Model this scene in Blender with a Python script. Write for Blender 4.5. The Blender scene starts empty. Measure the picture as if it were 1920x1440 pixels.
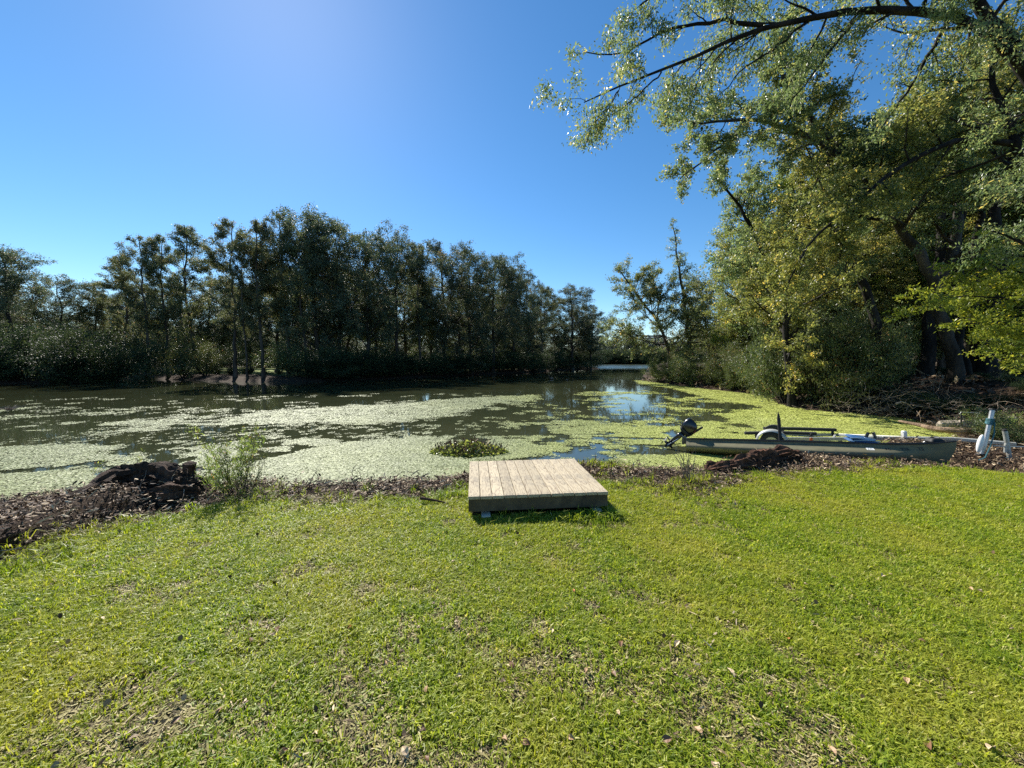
import bpy, math, random
import numpy as np
from mathutils import Vector, Matrix

# ------------------------------------------------------------------ camera, sky, sun, exposure
SC = bpy.context.scene
COL = SC.collection
F, CX, CY = 700.0, 960.0, 720.0            # focal length and centre in photograph pixels (13 mm ultra wide)
PITCH = math.atan(43 / F)
CAMZ = 1.8
cam = bpy.data.cameras.new('camera'); cam.lens = 36 * F / 1920; cam.sensor_width = 36
cam.clip_start = 0.05; cam.clip_end = 9000
camo = bpy.data.objects.new('camera', cam); COL.objects.link(camo)
camo.location = (0, 0, CAMZ); camo.rotation_euler = (math.pi / 2 - PITCH, 0, 0)
SC.camera = camo

SUN_EL, SUN_AZ = math.radians(41), math.radians(-31)      # azimuth from +Y, negative = left
w = bpy.data.worlds.new('World'); SC.world = w; w.use_nodes = True
nt = w.node_tree; nt.nodes.clear()
sky = nt.nodes.new('ShaderNodeTexSky'); sky.sky_type = 'NISHITA'; sky.sun_disc = False
sky.sun_elevation = SUN_EL; sky.sun_rotation = SUN_AZ
sky.air_density = 1.0; sky.dust_density = 0.1; sky.ozone_density = 4.0; sky.altitude = 50
bg = nt.nodes.new('ShaderNodeBackground'); bg.inputs[1].default_value = 0.08
wo = nt.nodes.new('ShaderNodeOutputWorld')
hsv = nt.nodes.new('ShaderNodeHueSaturation'); hsv.inputs['Saturation'].default_value = 1.22; hsv.inputs['Hue'].default_value = .497
nt.links.new(sky.outputs[0], hsv.inputs['Color']); nt.links.new(hsv.outputs[0], bg.inputs[0]); nt.links.new(bg.outputs[0], wo.inputs[0])
sl = bpy.data.lights.new('sun', 'SUN'); sl.energy = 5.0; sl.angle = math.radians(0.53); sl.color = (1, 0.95, 0.86)
so = bpy.data.objects.new('sun', sl); COL.objects.link(so)
SUND = Vector((math.sin(SUN_AZ) * math.cos(SUN_EL), math.cos(SUN_AZ) * math.cos(SUN_EL), math.sin(SUN_EL)))
so.rotation_euler = SUND.to_track_quat('Z', 'Y').to_euler()
SC.view_settings.view_transform = 'Standard'; SC.view_settings.look = 'None'
SC.view_settings.exposure = 0.95; SC.view_settings.gamma = 1
cy = SC.cycles
cy.max_bounces = 7; cy.diffuse_bounces = 3; cy.glossy_bounces = 3; cy.transmission_bounces = 4
cy.transparent_max_bounces = 4; cy.caustics_reflective = False; cy.caustics_refractive = False
cy.sample_clamp_indirect = 4.0
cy.use_denoising = False

# ------------------------------------------------------------------ geometry from photograph pixels
def ray(px, py):
    u, v = (px - CX) / F, (CY - py) / F
    c, s = math.cos(PITCH), math.sin(PITCH)
    return np.array([u, c + v * s, v * c - s])
def W(px, py, z):
    "point of the picture lying on the level z"
    d = ray(px, py); t = (z - CAMZ) / d[2]
    return np.array([d[0] * t, d[1] * t, z])
def P(px, py, D):
    "point of the picture at the forward distance D"
    d = ray(px, py); t = D / d[1]
    return np.array([d[0] * t, D, CAMZ + d[2] * t])
WZ = -0.30

# ------------------------------------------------------------------ helpers
def nrm(a): return a / np.maximum(np.linalg.norm(a, axis=-1, keepdims=True), 1e-9)
def np_mesh(name, V, faces, mat=None, attrs=None, smooth=False):
    "faces: list of integer arrays (m,k); attrs: {name: per-vertex float array}"
    me = bpy.data.meshes.new(name)
    V = np.asarray(V, np.float32); me.vertices.add(len(V)); me.vertices.foreach_set('co', V.ravel())
    faces = [np.asarray(f, np.int32) for f in faces if len(f)]
    nl = sum(f.size for f in faces); npoly = sum(len(f) for f in faces)
    if npoly:
        me.loops.add(nl); me.polygons.add(npoly)
        me.loops.foreach_set('vertex_index', np.concatenate([f.ravel() for f in faces]))
        tot = np.concatenate([np.full(len(f), f.shape[1], np.int32) for f in faces])
        st = np.concatenate([[0], np.cumsum(tot)[:-1]]).astype(np.int32)
        me.polygons.foreach_set('loop_start', st)
        me.polygons.foreach_set('use_smooth', np.full(npoly, smooth))
    for k, a in (attrs or {}).items():
        a = np.asarray(a)
        if a.ndim == 2:
            at = me.attributes.new(k, 'FLOAT_VECTOR', 'POINT'); at.data.foreach_set('vector', a.astype(np.float32).ravel())
        elif a.dtype.kind == 'i':
            at = me.attributes.new(k, 'INT', 'POINT'); at.data.foreach_set('value', a.astype(np.int32))
        else:
            at = me.attributes.new(k, 'FLOAT', 'POINT'); at.data.foreach_set('value', a.astype(np.float32))
    me.update(calc_edges=True)
    if mat: me.materials.append(mat)
    return me
def link(name, me, parent=None, loc=None, rot=None, scale=None, **props):
    o = bpy.data.objects.new(name, me); COL.objects.link(o)
    if parent: o.parent = parent
    if loc is not None: o.location = loc
    if rot is not None: o.rotation_euler = rot
    if scale is not None: o.scale = (scale,) * 3 if isinstance(scale, (int, float)) else scale
    for k, v in props.items(): o[k] = v
    return o
def thing(name, label, cat, loc=(0, 0, 0), rot=(0, 0, 0), group=None, scale=1.0):
    o = link(name, None, None, loc, rot, scale, label=label, category=cat)
    if group: o['group'] = group
    return o
def tag(o, label, cat, group=None):
    o['label'] = label; o['category'] = cat
    if group: o['group'] = group
    return o
def copy_thing(o, loc, rotz, scale, label, group=None):
    c = o.copy(); COL.objects.link(c); c.location = loc; c.rotation_euler = (0, 0, rotz)
    c.scale = scale if isinstance(scale, tuple) else (scale,) * 3
    c['label'] = label
    if group: c['group'] = group
    elif 'group' in c: del c['group']
    for ch in o.children:
        k = ch.copy(); COL.objects.link(k); k.parent = c
    return c

class MB:
    "collects small shapes into one mesh"
    def __init__(s): s.v = []; s.f = {}; s.n = 0
    def add(s, V, Fs):
        V = np.asarray(V, float).reshape(-1, 3)
        for fc in Fs: s.f.setdefault(len(fc), []).append([i + s.n for i in fc])
        s.v.append(V); s.n += len(V); return s
    def box(s, c, size, rot=None, bev=0.0):
        sx, sy, sz = [q / 2 for q in size]
        b = min(bev, sx * .9, sy * .9, sz * .9)
        R = np.array(rot.to_matrix()) if rot is not None else np.eye(3)
        if b <= 0:
            V = np.array([[x, y, z] for x in (-sx, sx) for y in (-sy, sy) for z in (-sz, sz)])
            Fs = [(0, 1, 3, 2), (4, 6, 7, 5), (0, 4, 5, 1), (2, 3, 7, 6), (0, 2, 6, 4), (1, 5, 7, 3)]
        else:
            V = []; 
            for x in (-1, 1):
                for y in (-1, 1):
                    for z in (-1, 1):
                        V += [[x * sx, y * (sy - b), z * (sz - b)], [x * (sx - b), y * sy, z * (sz - b)], [x * (sx - b), y * (sy - b), z * sz]]
            V = np.array(V)
            def I(x, y, z, k): return ((x > 0) * 4 + (y > 0) * 2 + (z > 0)) * 3 + k
            Fs = []
            for sg in (-1, 1):
                q = [I(sg, -1, -1, 0), I(sg, 1, -1, 0), I(sg, 1, 1, 0), I(sg, -1, 1, 0)]; Fs.append(q if sg > 0 else q[::-1])
                q = [I(-1, sg, -1, 1), I(1, sg, -1, 1), I(1, sg, 1, 1), I(-1, sg, 1, 1)]; Fs.append(q[::-1] if sg > 0 else q)
                q = [I(-1, -1, sg, 2), I(1, -1, sg, 2), I(1, 1, sg, 2), I(-1, 1, sg, 2)]; Fs.append(q if sg > 0 else q[::-1])
            for a in (-1, 1):
                for c2 in (-1, 1):
                    Fs.append([I(a, c2, -1, 0), I(a, c2, 1, 0), I(a, c2, 1, 1), I(a, c2, -1, 1)])
                    Fs.append([I(a, -1, c2, 0), I(a, 1, c2, 0), I(a, 1, c2, 2), I(a, -1, c2, 2)])
                    Fs.append([I(-1, a, c2, 1), I(1, a, c2, 1), I(1, a, c2, 2), I(-1, a, c2, 2)])
                    for e in (-1, 1): Fs.append([I(a, c2, e, 0), I(a, c2, e, 1), I(a, c2, e, 2)])
        s.add(V @ R.T + np.array(c), Fs); return s
    def tube(s, pts, rad, n=8, cap=True, flat=1.0):
        pts = np.asarray(pts, float); m = len(pts)
        rad = np.full(m, rad) if np.isscalar(rad) else np.asarray(rad, float)
        T = np.gradient(pts, axis=0); T = nrm(T)
        ref = np.array([0, 0, 1.]) if abs(T[:, 2]).mean() < .8 else np.array([1., 0, 0])
        A = nrm(np.cross(T, ref)); B = np.cross(T, A)
        an = np.linspace(0, 2 * np.pi, n, endpoint=False)
        V = pts[:, None] + rad[:, None, None] * (np.cos(an)[None, :, None] * A[:, None] + flat * np.sin(an)[None, :, None] * B[:, None])
        Fs = [(i * n + j, i * n + (j + 1) % n, (i + 1) * n + (j + 1) % n, (i + 1) * n + j) for i in range(m - 1) for j in range(n)]
        if cap:
            Fs += [tuple(range(n))[::-1], tuple((m - 1) * n + j for j in range(n))]
        s.add(V, Fs); return s
    def build(s, name, mat, parent=None, smooth=False, **kw):
        V = np.concatenate(s.v)
        me = np_mesh(name, V, [np.array(a) for a in s.f.values()], mat, smooth=smooth)
        return link(name, me, parent, **kw)

# ------------------------------------------------------------------ value noise in numpy
_rs = np.random.RandomState(5); _G = _rs.rand(256, 256)
def vnoise(x, y, s=1.0, seed=0):
    x = x / s + seed * 17.3; y = y / s + seed * 9.1
    xi = np.floor(x).astype(int); yi = np.floor(y).astype(int); fx = x - xi; fy = y - yi
    fx = fx * fx * (3 - 2 * fx); fy = fy * fy * (3 - 2 * fy)
    g = lambda a, b: _G[a & 255, b & 255]
    return (g(xi, yi) * (1 - fx) + g(xi + 1, yi) * fx) * (1 - fy) + (g(xi, yi + 1) * (1 - fx) + g(xi + 1, yi + 1) * fx) * fy
def fbm(x, y, s=1.0, seed=0, o=4):
    t = 0; a = .5; n = 0
    for k in range(o): t = t + a * vnoise(x, y, s / 2 ** k, seed + k); n += a; a *= .55
    return t / n
def sdf(poly, x, y):
    "signed distance, positive inside"
    poly = np.asarray(poly)[:, :2]; d = np.full(x.shape, 1e9); ins = np.zeros(x.shape, bool)
    for i in range(len(poly)):
        a, b = poly[i - 1], poly[i]; e = b - a
        t = np.clip(((x - a[0]) * e[0] + (y - a[1]) * e[1]) / (e @ e + 1e-12), 0, 1)
        d = np.minimum(d, np.hypot(x - a[0] - t * e[0], y - a[1] - t * e[1]))
        c = ((a[1] > y) != (b[1] > y)) & (x < (b[0] - a[0]) * (y - a[1]) / (b[1] - a[1] + 1e-12) + a[0])
        ins ^= c
    return np.where(ins, d, -d)
def sstep(a, b, x):
    t = np.clip((x - a) / (b - a), 0, 1); return t * t * (3 - 2 * t)

# ------------------------------------------------------------------ materials
class NT:
    def __init__(s, name):
        s.m = bpy.data.materials.new(name); s.m.use_nodes = True; s.t = s.m.node_tree; s.t.nodes.clear()
        s.out = s.n('ShaderNodeOutputMaterial')
    def n(s, typ, **kw):
        q = s.t.nodes.new(typ)
        for k, v in kw.items(): setattr(q, k, v)
        return q
    def put(s, sock, v):
        if hasattr(v, 'is_output'): s.t.links.new(v, sock)
        elif isinstance(v, (tuple, list)) and len(v) == 3 and sock.type == 'RGBA': sock.default_value = (*v, 1)
        else: sock.default_value = v
    def noise(s, scale, detail=4, rough=.6, vec=None, dist=0):
        q = s.n('ShaderNodeTexNoise'); q.inputs['Scale'].default_value = scale; q.inputs['Detail'].default_value = detail
        q.inputs['Roughness'].default_value = rough; q.inputs['Distortion'].default_value = dist
        if vec is not None: s.put(q.inputs['Vector'], vec)
        return q.outputs[0]
    def coord(s, which='Object', scale=None, rot=None):
        c = s.n('ShaderNodeTexCoord').outputs[which]
        if scale or rot:
            m = s.n('ShaderNodeMapping'); s.put(m.inputs['Vector'], c)
            if scale: m.inputs['Scale'].default_value = scale
            if rot: m.inputs['Rotation'].default_value = rot
            return m.outputs[0]
        return c
    def ramp(s, fac, stops):
        q = s.n('ShaderNodeValToRGB'); s.put(q.inputs[0], fac); e = q.color_ramp.elements
        while len(e) < len(stops): e.new(.5)
        for i, (p, c) in enumerate(stops):
            e[i].position = p; e[i].color = (*c, 1) if len(c) == 3 else c
        return q.outputs[0]
    def mix(s, f, a, b, blend='MIX'):
        q = s.n('ShaderNodeMix', data_type='RGBA', blend_type=blend)
        s.put(q.inputs[0], f); s.put(q.inputs[6], a); s.put(q.inputs[7], b); return q.outputs[2]
    def math(s, op, a, b=0.0, clamp=False):
        q = s.n('ShaderNodeMath', operation=op, use_clamp=clamp); s.put(q.inputs[0], a); s.put(q.inputs[1], b); return q.outputs[0]
    def mr(s, v, a, b, c=0.0, d=1.0):
        q = s.n('ShaderNodeMapRange'); s.put(q.inputs[0], v)
        for i, k in enumerate((a, b, c, d)): q.inputs[i + 1].default_value = k
        return q.outputs[0]
    def attr(s, name): return s.n('ShaderNodeAttribute', attribute_name=name).outputs['Fac']
    def bump(s, h, strength=.3, dist=.01, normal=None):
        q = s.n('ShaderNodeBump'); q.inputs['Strength'].default_value = strength; q.inputs['Distance'].default_value = dist
        s.put(q.inputs['Height'], h)
        if normal is not None: s.put(q.inputs['Normal'], normal)
        return q.outputs[0]
    def pbr(s, col, rough=.6, metal=0.0, spec=.5, normal=None, **kw):
        q = s.n('ShaderNodeBsdfPrincipled'); s.put(q.inputs['Base Color'], col); s.put(q.inputs['Roughness'], rough)
        s.put(q.inputs['Metallic'], metal); s.put(q.inputs['Specular IOR Level'], spec)
        if normal is not None: s.put(q.inputs['Normal'], normal)
        for k, v in kw.items(): s.put(q.inputs[k], v)
        return q.outputs[0]
    def done(s, sh): s.t.links.new(sh, s.out.inputs[0]); return s.m

def leaf_mat(name, dark, mid, light, trans=.35, rough=.38, spec=.33, dead=None, tgain=1.6):
    k = NT(name); t = k.attr('tint')
    rnd = k.n('ShaderNodeObjectInfo').outputs['Random']
    col = k.ramp(t, [(0, dark), (.55, mid), (.93, light)] + ([(1.0, dead)] if dead else []))
    h = k.n('ShaderNodeHueSaturation'); k.put(h.inputs['Color'], col)
    k.put(h.inputs['Hue'], k.mr(rnd, 0, 1, .488, .512)); k.put(h.inputs['Value'], k.mr(rnd, 0, 1, .85, 1.15))
    c = h.outputs[0]
    tr = k.n('ShaderNodeBsdfTranslucent')
    k.put(tr.inputs[0], k.mix(1.0, c, (1.0 * tgain, .97 * tgain, .65 * tgain), 'MULTIPLY'))
    ms = k.n('ShaderNodeMixShader'); ms.inputs[0].default_value = trans
    k.t.links.new(k.pbr(c, rough, 0, spec), ms.inputs[1]); k.t.links.new(tr.outputs[0], ms.inputs[2])
    return k.done(ms.outputs[0])
def bark_mat(name, a, b, scale=6, bump=.6):
    k = NT(name); co = k.coord('Object', (scale, scale, scale * .25))
    n = k.noise(3, 6, .7, co); n2 = k.noise(.5, 3, .6, co)
    c = k.mix(k.mr(n, .3, .7), a, b)
    c = k.mix(k.mr(n2, .45, .75), c, tuple(q * 1.7 + .02 for q in b))
    return k.done(k.pbr(c, .85, 0, .2, k.bump(n, bump, .05)))
def plain_mat(name, col, rough=.5, metal=0.0, var=.15, nscale=12, spec=.5, bump=0.0, dirt=None):
    k = NT(name); n = k.noise(nscale, 5, .65, k.coord('Object'))
    c = k.mix(k.mr(n, .3, .7), tuple(q * (1 - var) for q in col), tuple(min(1, q * (1 + var)) for q in col))
    if dirt: c = k.mix(k.mr(k.noise(nscale * .4, 6, .75, k.coord('Object')), .5, .68), c, dirt)
    return k.done(k.pbr(c, k.mr(n, .2, .8, rough * .85, min(1, rough * 1.15)), metal, spec, k.bump(n, bump, .004) if bump else None))

M = {}
M['leaf_far'] = leaf_mat('leaf_far', (0.076, 0.098, 0.056), (0.149, 0.176, 0.094), (0.278, 0.274, 0.139), .3, .5, .14, dead=(0.470, 0.293, 0.155))
M['leaf_far2'] = leaf_mat('leaf_far2', (0.059, 0.081, 0.051), (0.106, 0.137, 0.085), (0.194, 0.211, 0.127), .27, .5, .14, dead=(0.309, 0.211, 0.140))
M['leaf_oak'] = leaf_mat('leaf_oak', (0.105, 0.127, 0.044), (0.196, 0.218, 0.069), (0.393, 0.344, 0.113), .48, .36, dead=(0.670, 0.490, 0.124))
M['leaf_birch'] = leaf_mat('leaf_birch', (0.086, 0.127, 0.062), (0.162, 0.209, 0.100), (0.327, 0.326, 0.143), .48, .36, dead=(0.603, 0.453, 0.169))
M['leaf_yellow'] = leaf_mat('leaf_yellow', (0.120, 0.180, 0.030), (0.225, 0.285, 0.045), (0.390, 0.405, 0.060), .45, .35, dead=(0.600, 0.570, 0.060))
M['leaf_bush'] = leaf_mat('leaf_bush', (0.061, 0.090, 0.037), (0.112, 0.144, 0.057), (0.223, 0.235, 0.091), .3, .4, dead=(0.405, 0.216, 0.101))
M['leaf_shade'] = leaf_mat('leaf_shade', (0.026, 0.045, 0.022), (0.047, 0.074, 0.034), (0.094, 0.123, 0.051), .25, .5, .14, dead=(0.140, 0.111, 0.068))  # darker leaf variant, the shade of the wood put into its colour
M['leaf_sapling'] = leaf_mat('leaf_sapling', (0.106, 0.158, 0.040), (0.224, 0.290, 0.079), (0.422, 0.475, 0.132), .42, .35, dead=(0.396, 0.158, 0.066))
M['leaf_distant'] = leaf_mat('leaf_distant', (.02, .035, .03), (.032, .05, .042), (.05, .07, .055), .1, .6, .2, dead=(.06, .07, .05))  # backlit darkness of the far shore put into the leaf colour
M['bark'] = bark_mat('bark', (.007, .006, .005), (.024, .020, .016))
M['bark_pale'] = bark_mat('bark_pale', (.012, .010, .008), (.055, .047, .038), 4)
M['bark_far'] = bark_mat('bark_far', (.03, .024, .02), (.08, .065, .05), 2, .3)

# ------------------------------------------------------------------ water outline, lawn outline, terrain
water_poly = [(-40, 1), (-16, 3.6)] + [tuple(W(x, y, WZ)[:2]) for x, y in [
    (0, 962), (60, 952), (150, 938), (260, 925), (400, 925), (560, 924), (700, 921), (800, 916), (880, 905), (1000, 893), (1090, 882),
    (1180, 893), (1250, 898), (1320, 890), (1400, 868), (1480, 853), (1600, 846), (1720, 842), (1790, 836), (1800, 822), (1775, 806),
    (1720, 792), (1680, 783), (1600, 775), (1500, 769), (1455, 757), (1440, 743), (1390, 737), (1330, 730), (1260, 722),
    (1205, 713), (1206, 700), (1213, 691), (1225, 686)]] + [(170, 235), (180, 262), (60, 255), (36, 240), (28, 160)] + \
    [tuple(W(x, y, WZ)[:2]) for x, y in [(1129, 691.2), (1060, 694), (1000, 698), (900, 702), (800, 707), (700, 711), (600, 715),
    (500, 717), (420, 716), (330, 712), (240, 711), (180, 716), (80, 719), (0, 719)]] + [(-80, 33), (-140, 25), (-140, -10)]
lawn_poly = [(-8, -4)] + [tuple(W(x, y, 0)[:2]) for x, y in [(-120, 1110), (0, 1078), (80, 1055), (120, 1020), (220, 988), (300, 976),
    (380, 955), (480, 938), (600, 944), (700, 948), (800, 940), (870, 928), (900, 915), (1100, 905), (1170, 905), (1250, 915),
    (1330, 925), (1390, 908), (1450, 893), (1560, 886), (1700, 884), (1830, 881), (1960, 889), (2300, 905)]] + [(20, -4)]
mound_pts = [W(40, 1015, 0), W(170, 965, 0), W(290, 935, 0), W(335, 928, 0)]
def seg_d(x, y, pts):
    d = np.full(x.shape, 1e9)
    for a, b in zip(pts[:-1], pts[1:]):
        e = b[:2] - a[:2]; t = np.clip(((x - a[0]) * e[0] + (y - a[1]) * e[1]) / (e @ e), 0, 1)
        d = np.minimum(d, np.hypot(x - a[0] - t * e[0], y - a[1] - t * e[1]))
    return d
def terrain(x, y, full=False):
    x = np.asarray(x, float); y = np.asarray(y, float)
    D = np.hypot(x, y)
    wd = sdf(water_poly, x, y) + (fbm(x, y, .8, 3) - .5) * np.clip(D * .04, .12, 1.2)     # positive in the water
    land = -wd
    right = sstep(0, 2.5, y - 8.0 - .0 * x) * sstep(1.0, 4.5, x)      # rising bank beyond the cove
    far = sstep(20, 30, y) * (1 - sstep(-5, 10, x - .25 * y))
    top = 1.0 * right * (1 - far) + (.12 + .25 * sstep(2, 30, land)) * far
    wid = .55 + 3.6 * right * (1 - far) + 1.2 * far
    h = WZ + (top - WZ) * sstep(0, 1, land / wid)
    h = np.where(land < 0, WZ - np.clip(-land * .35, 0, 1.1) - .01, h)
    rough = (fbm(x, y, .45, 7, 5) - .5)
    lw = sdf(lawn_poly, x, y)
    near = 1 - sstep(9, 12, D)
    amp = np.where(lw > 0, .03, .11) * near + (1 - near) * .35
    h = h + rough * amp * sstep(-.1, .5, land) + (fbm(x, y, 2.5, 2) - .5) * .05 * sstep(0, 1, land)
    md = seg_d(x, y, mound_pts)
    h = h + .27 * np.exp(-(md / .25) ** 2) * (.6 + .8 * vnoise(x, y, .35, 4)) * (land > -.3)
    cl = seg_d(x, y, [P(1300, 826, 8.6), P(1800, 828, 6.7)])
    h = h - .26 * np.exp(-(cl / .68) ** 4) * (land > 0)
    return (h, land, lw, far, right) if full else h
def zt(x, y): return float(terrain(np.array([x]), np.array([y]))[0])

ang = np.radians(np.concatenate([np.arange(-180, -72, 6), np.arange(-72, 72, .42), np.arange(72, 180, 6)]))
rad = np.concatenate([[.3], 1.0 * (3500 / 1.0) ** (np.linspace(0, 1, 330) ** 1.55)])
A, R = np.meshgrid(ang, rad)
gx, gy = (R * np.sin(A)).ravel(), (R * np.cos(A)).ravel()
gh, gland, glw, gfar, gright = terrain(gx, gy, True)
na, nr = len(ang), len(rad)
ii, jj = np.meshgrid(np.arange(nr - 1), np.arange(na), indexing='ij')
fc = np.stack([ii * na + jj, (ii + 1) * na + jj, (ii + 1) * na + (jj + 1) % na, ii * na + (jj + 1) % na], -1).reshape(-1, 4)[:, ::-1]
lawnm = sstep(-.12, .12, glw + (fbm(gx, gy, .5, 11) - .5) * .5)
farm = gfar * sstep(5, 9, gland) * (1 - sstep(60, 90, gland)) * (1 - sstep(90, 130, np.hypot(gx, gy))) + .6 * gright * sstep(14, 18, gland)
k = NT('ground_soil'); co = k.coord('Object')
n1 = k.noise(1.6, 8, .7, co); n2 = k.noise(14, 6, .75, co); n3 = k.noise(60, 4, .8, co)
soil = k.mix(k.mr(n2, .35, .65), (.02, .013, .009), (.075, .05, .033))
soil = k.mix(k.mr(n3, .58, .72), soil, (.22, .155, .10))
thatch = k.mix(k.mr(n3, .35, .65), (.02, .018, .008), (.085, .075, .03))
thatch = k.mix(k.mr(n1, .55, .75), thatch, (.16, .13, .065))
farg = k.mix(k.mr(n1, .3, .7), (.12, .17, .04), (.22, .24, .08))
c = k.mix(k.attr('lawn'), soil, thatch); c = k.mix(k.attr('farlawn'), c, farg)
k.done(k.pbr(c, .95, 0, .15, k.bump(k.math('ADD', n2, n3), .9, .02)))
link('ground', np_mesh('ground', np.stack([gx, gy, gh], 1), [fc], k.m, {'lawn': lawnm, 'farlawn': farm}, smooth=True), kind='structure')

k = NT('lake_water'); co = k.coord('Object')
dist = k.n('ShaderNodeCameraData').outputs['View Distance'] if False else None
sep = k.n('ShaderNodeSeparateXYZ'); k.put(sep.inputs[0], co)
far_r = k.mr(sep.outputs['Y'], 85, 120, 0, 1)
na1 = k.noise(1.1, 3, .5, k.coord('Object', (1, 1.6, 1))); na2 = k.noise(7, 3, .55, co); na3 = k.noise(.12, 3, .6, co)
h = k.math('ADD', k.math('MULTIPLY', na1, .75), k.math('MULTIPLY', na2, .12))
st = k.math('ADD', k.mr(na3, .45, .65, .05, .16), k.math('MULTIPLY', far_r, 2.0))
bp = k.n('ShaderNodeBump'); bp.inputs['Distance'].default_value = .03; k.put(bp.inputs['Height'], h); k.put(bp.inputs['Strength'], st)
murk = k.mix(k.mr(k.noise(.35, 4, .6, co), .35, .65), (.030, .036, .018), (.042, .046, .023))
k.done(k.pbr(murk, k.mr(far_r, 0, 1, .03, .2), 0, .5, bp.outputs[0], IOR=1.33))
wv = np.array([[-170, -14, WZ], [260, -14, WZ], [260, 300, WZ], [-170, 300, WZ]])
link('water', np_mesh('water', wv, [[[0, 1, 2, 3]]], k.m), kind='structure')

# ------------------------------------------------------------------ scattering by geometry nodes (for stuff only)
def scatter_group(coll):
    g = bpy.data.node_groups.new('scatter', 'GeometryNodeTree')
    g.interface.new_socket('Geometry', in_out='INPUT', socket_type='NodeSocketGeometry')
    g.interface.new_socket('Geometry', in_out='OUTPUT', socket_type='NodeSocketGeometry')
    N = g.nodes.new; L = g.links.new
    i, o = N('NodeGroupInput'), N('NodeGroupOutput')
    m2p = N('GeometryNodeMeshToPoints'); L(i.outputs[0], m2p.inputs[0])
    ip = N('GeometryNodeInstanceOnPoints'); L(m2p.outputs[0], ip.inputs['Points'])
    ci = N('GeometryNodeCollectionInfo'); ci.inputs['Collection'].default_value = coll
    ci.inputs['Separate Children'].default_value = True; ci.inputs['Reset Children'].default_value = True
    L(ci.outputs[0], ip.inputs['Instance']); ip.inputs['Pick Instance'].default_value = True
    for nm, typ, sock in (('idx', 'INT', 'Instance Index'), ('rot', 'FLOAT_VECTOR', 'Rotation'), ('scl', 'FLOAT', 'Scale')):
        a = N('GeometryNodeInputNamedAttribute'); a.data_type = typ; a.inputs['Name'].default_value = nm
        L(a.outputs[0], ip.inputs[sock])
    L(ip.outputs[0], o.inputs[0])
    return g
def scatter(name, pts, rot, scl, sources, parent=None, **props):
    coll = bpy.data.collections.new(name + '_pieces')
    for j, me in enumerate(sources):
        coll.objects.link(bpy.data.objects.new('%s_piece_%02d' % (name, j), me))
    rs = np.random.RandomState(len(pts) % 9973)
    me = np_mesh(name, pts, [], None, {'rot': rot, 'scl': scl, 'idx': rs.randint(0, len(sources), len(pts))})
    o = link(name, me, parent, **props)
    o['kind'] = 'stuff'
    md = o.modifiers.new('scatter', 'NODES'); md.node_group = scatter_group(coll)
    return o
def frustum_points(rs, n, d0, d1, power=1.0, pad=1.0, side=1.37):
    "random points in the view, denser near when power > 1"
    u = rs.rand(n); D = np.sqrt(d0 ** 2 + (d1 ** 2 - d0 ** 2) * u ** power)
    x = (rs.rand(n) * 2 - 1) * (D * side + pad)
    return x, D

# ------------------------------------------------------------------ lawn grass
def blade_clump(rs, nb, spread, hmin, hmax, wd, lean=.6):
    V, Q, T, tn = [], [], [], []
    for b in range(nb):
        a = rs.rand() * 6.283; r = spread * math.sqrt(rs.rand()); p = np.array([r * math.cos(a), r * math.sin(a), -.006])
        L = rs.uniform(hmin, hmax); az = rs.rand() * 6.283; ln = rs.uniform(.15, 1.0) * lean
        d = np.array([math.cos(az), math.sin(az), 0]); sd = np.array([-d[1], d[0], 0]) * wd * rs.uniform(.6, 1.2) * .5
        m = p + d * L * ln * .45 + np.array([0, 0, L * .62]); t = p + d * L * ln * 1.25 + np.array([0, 0, L * (1.05 - .55 * ln)])
        i = len(V); V += [p - sd, p + sd, m + sd * .9, m - sd * .9, t]; Q.append([i, i + 1, i + 2, i + 3]); T.append([i + 3, i + 2, i + 4])
        tn += [rs.rand()] * 5
    return V, Q, T, tn
k = NT('grass_blade'); t = k.attr('tint'); rnd = k.n('ShaderNodeObjectInfo').outputs['Random']
pos = k.n('ShaderNodeNewGeometry').outputs['Position']
zone = k.noise(.9, 4, .6, pos); zone2 = k.noise(4.5, 3, .6, pos)
col = k.ramp(k.math('ADD', k.math('MULTIPLY', t, .6), k.math('MULTIPLY', rnd, .4)),
             [(0, (.04, .075, .012)), (.28, (.13, .195, .018)), (.62, (.30, .355, .034)), (.76, (.44, .455, .08)), (.87, (.55, .47, .22)), (1, (.62, .5, .3))])
col = k.mix(k.mr(zone, .42, .68), col, k.mix(.62, col, (.40, .36, .07)))
col = k.mix(k.mr(zone2, .55, .75, 0, .55), col, k.mix(.6, col, (.09, .18, .02)))
tr = k.n('ShaderNodeBsdfTranslucent'); k.put(tr.inputs[0], k.mix(1.0, col, (1.85, 1.95, .6), 'MULTIPLY'))
ms = k.n('ShaderNodeMixShader'); ms.inputs[0].default_value = .36
k.t.links.new(k.pbr(col, .45, 0, .18), ms.inputs[1]); k.t.links.new(tr.outputs[0], ms.inputs[2]); M['grass'] = k.done(ms.outputs[0])
rs = np.random.RandomState(11)
clumps = []
for q in range(7):
    V, Q, T, tn = blade_clump(rs, 12, .034, .020, .056, .0058, .85)
    clumps.append(np_mesh('grass_clump', V, [Q, T], M['grass'], {'tint': np.array(tn)}))
bare = [(W(240, 1400, 0), .30), (W(330, 1375, 0), .18), (W(860, 1180, 0), .10), (W(1010, 1240, 0), .14), (W(980, 1280, 0), .18), (W(765, 1420, 0), .10),
        (W(1210, 915, 0), .5), (W(1340, 940, 0), .35), (W(840, 985, 0), .14), (W(640, 1340, 0), .16), (W(1500, 900, 0), .3), (W(130, 1330, 0), .12)]
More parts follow.
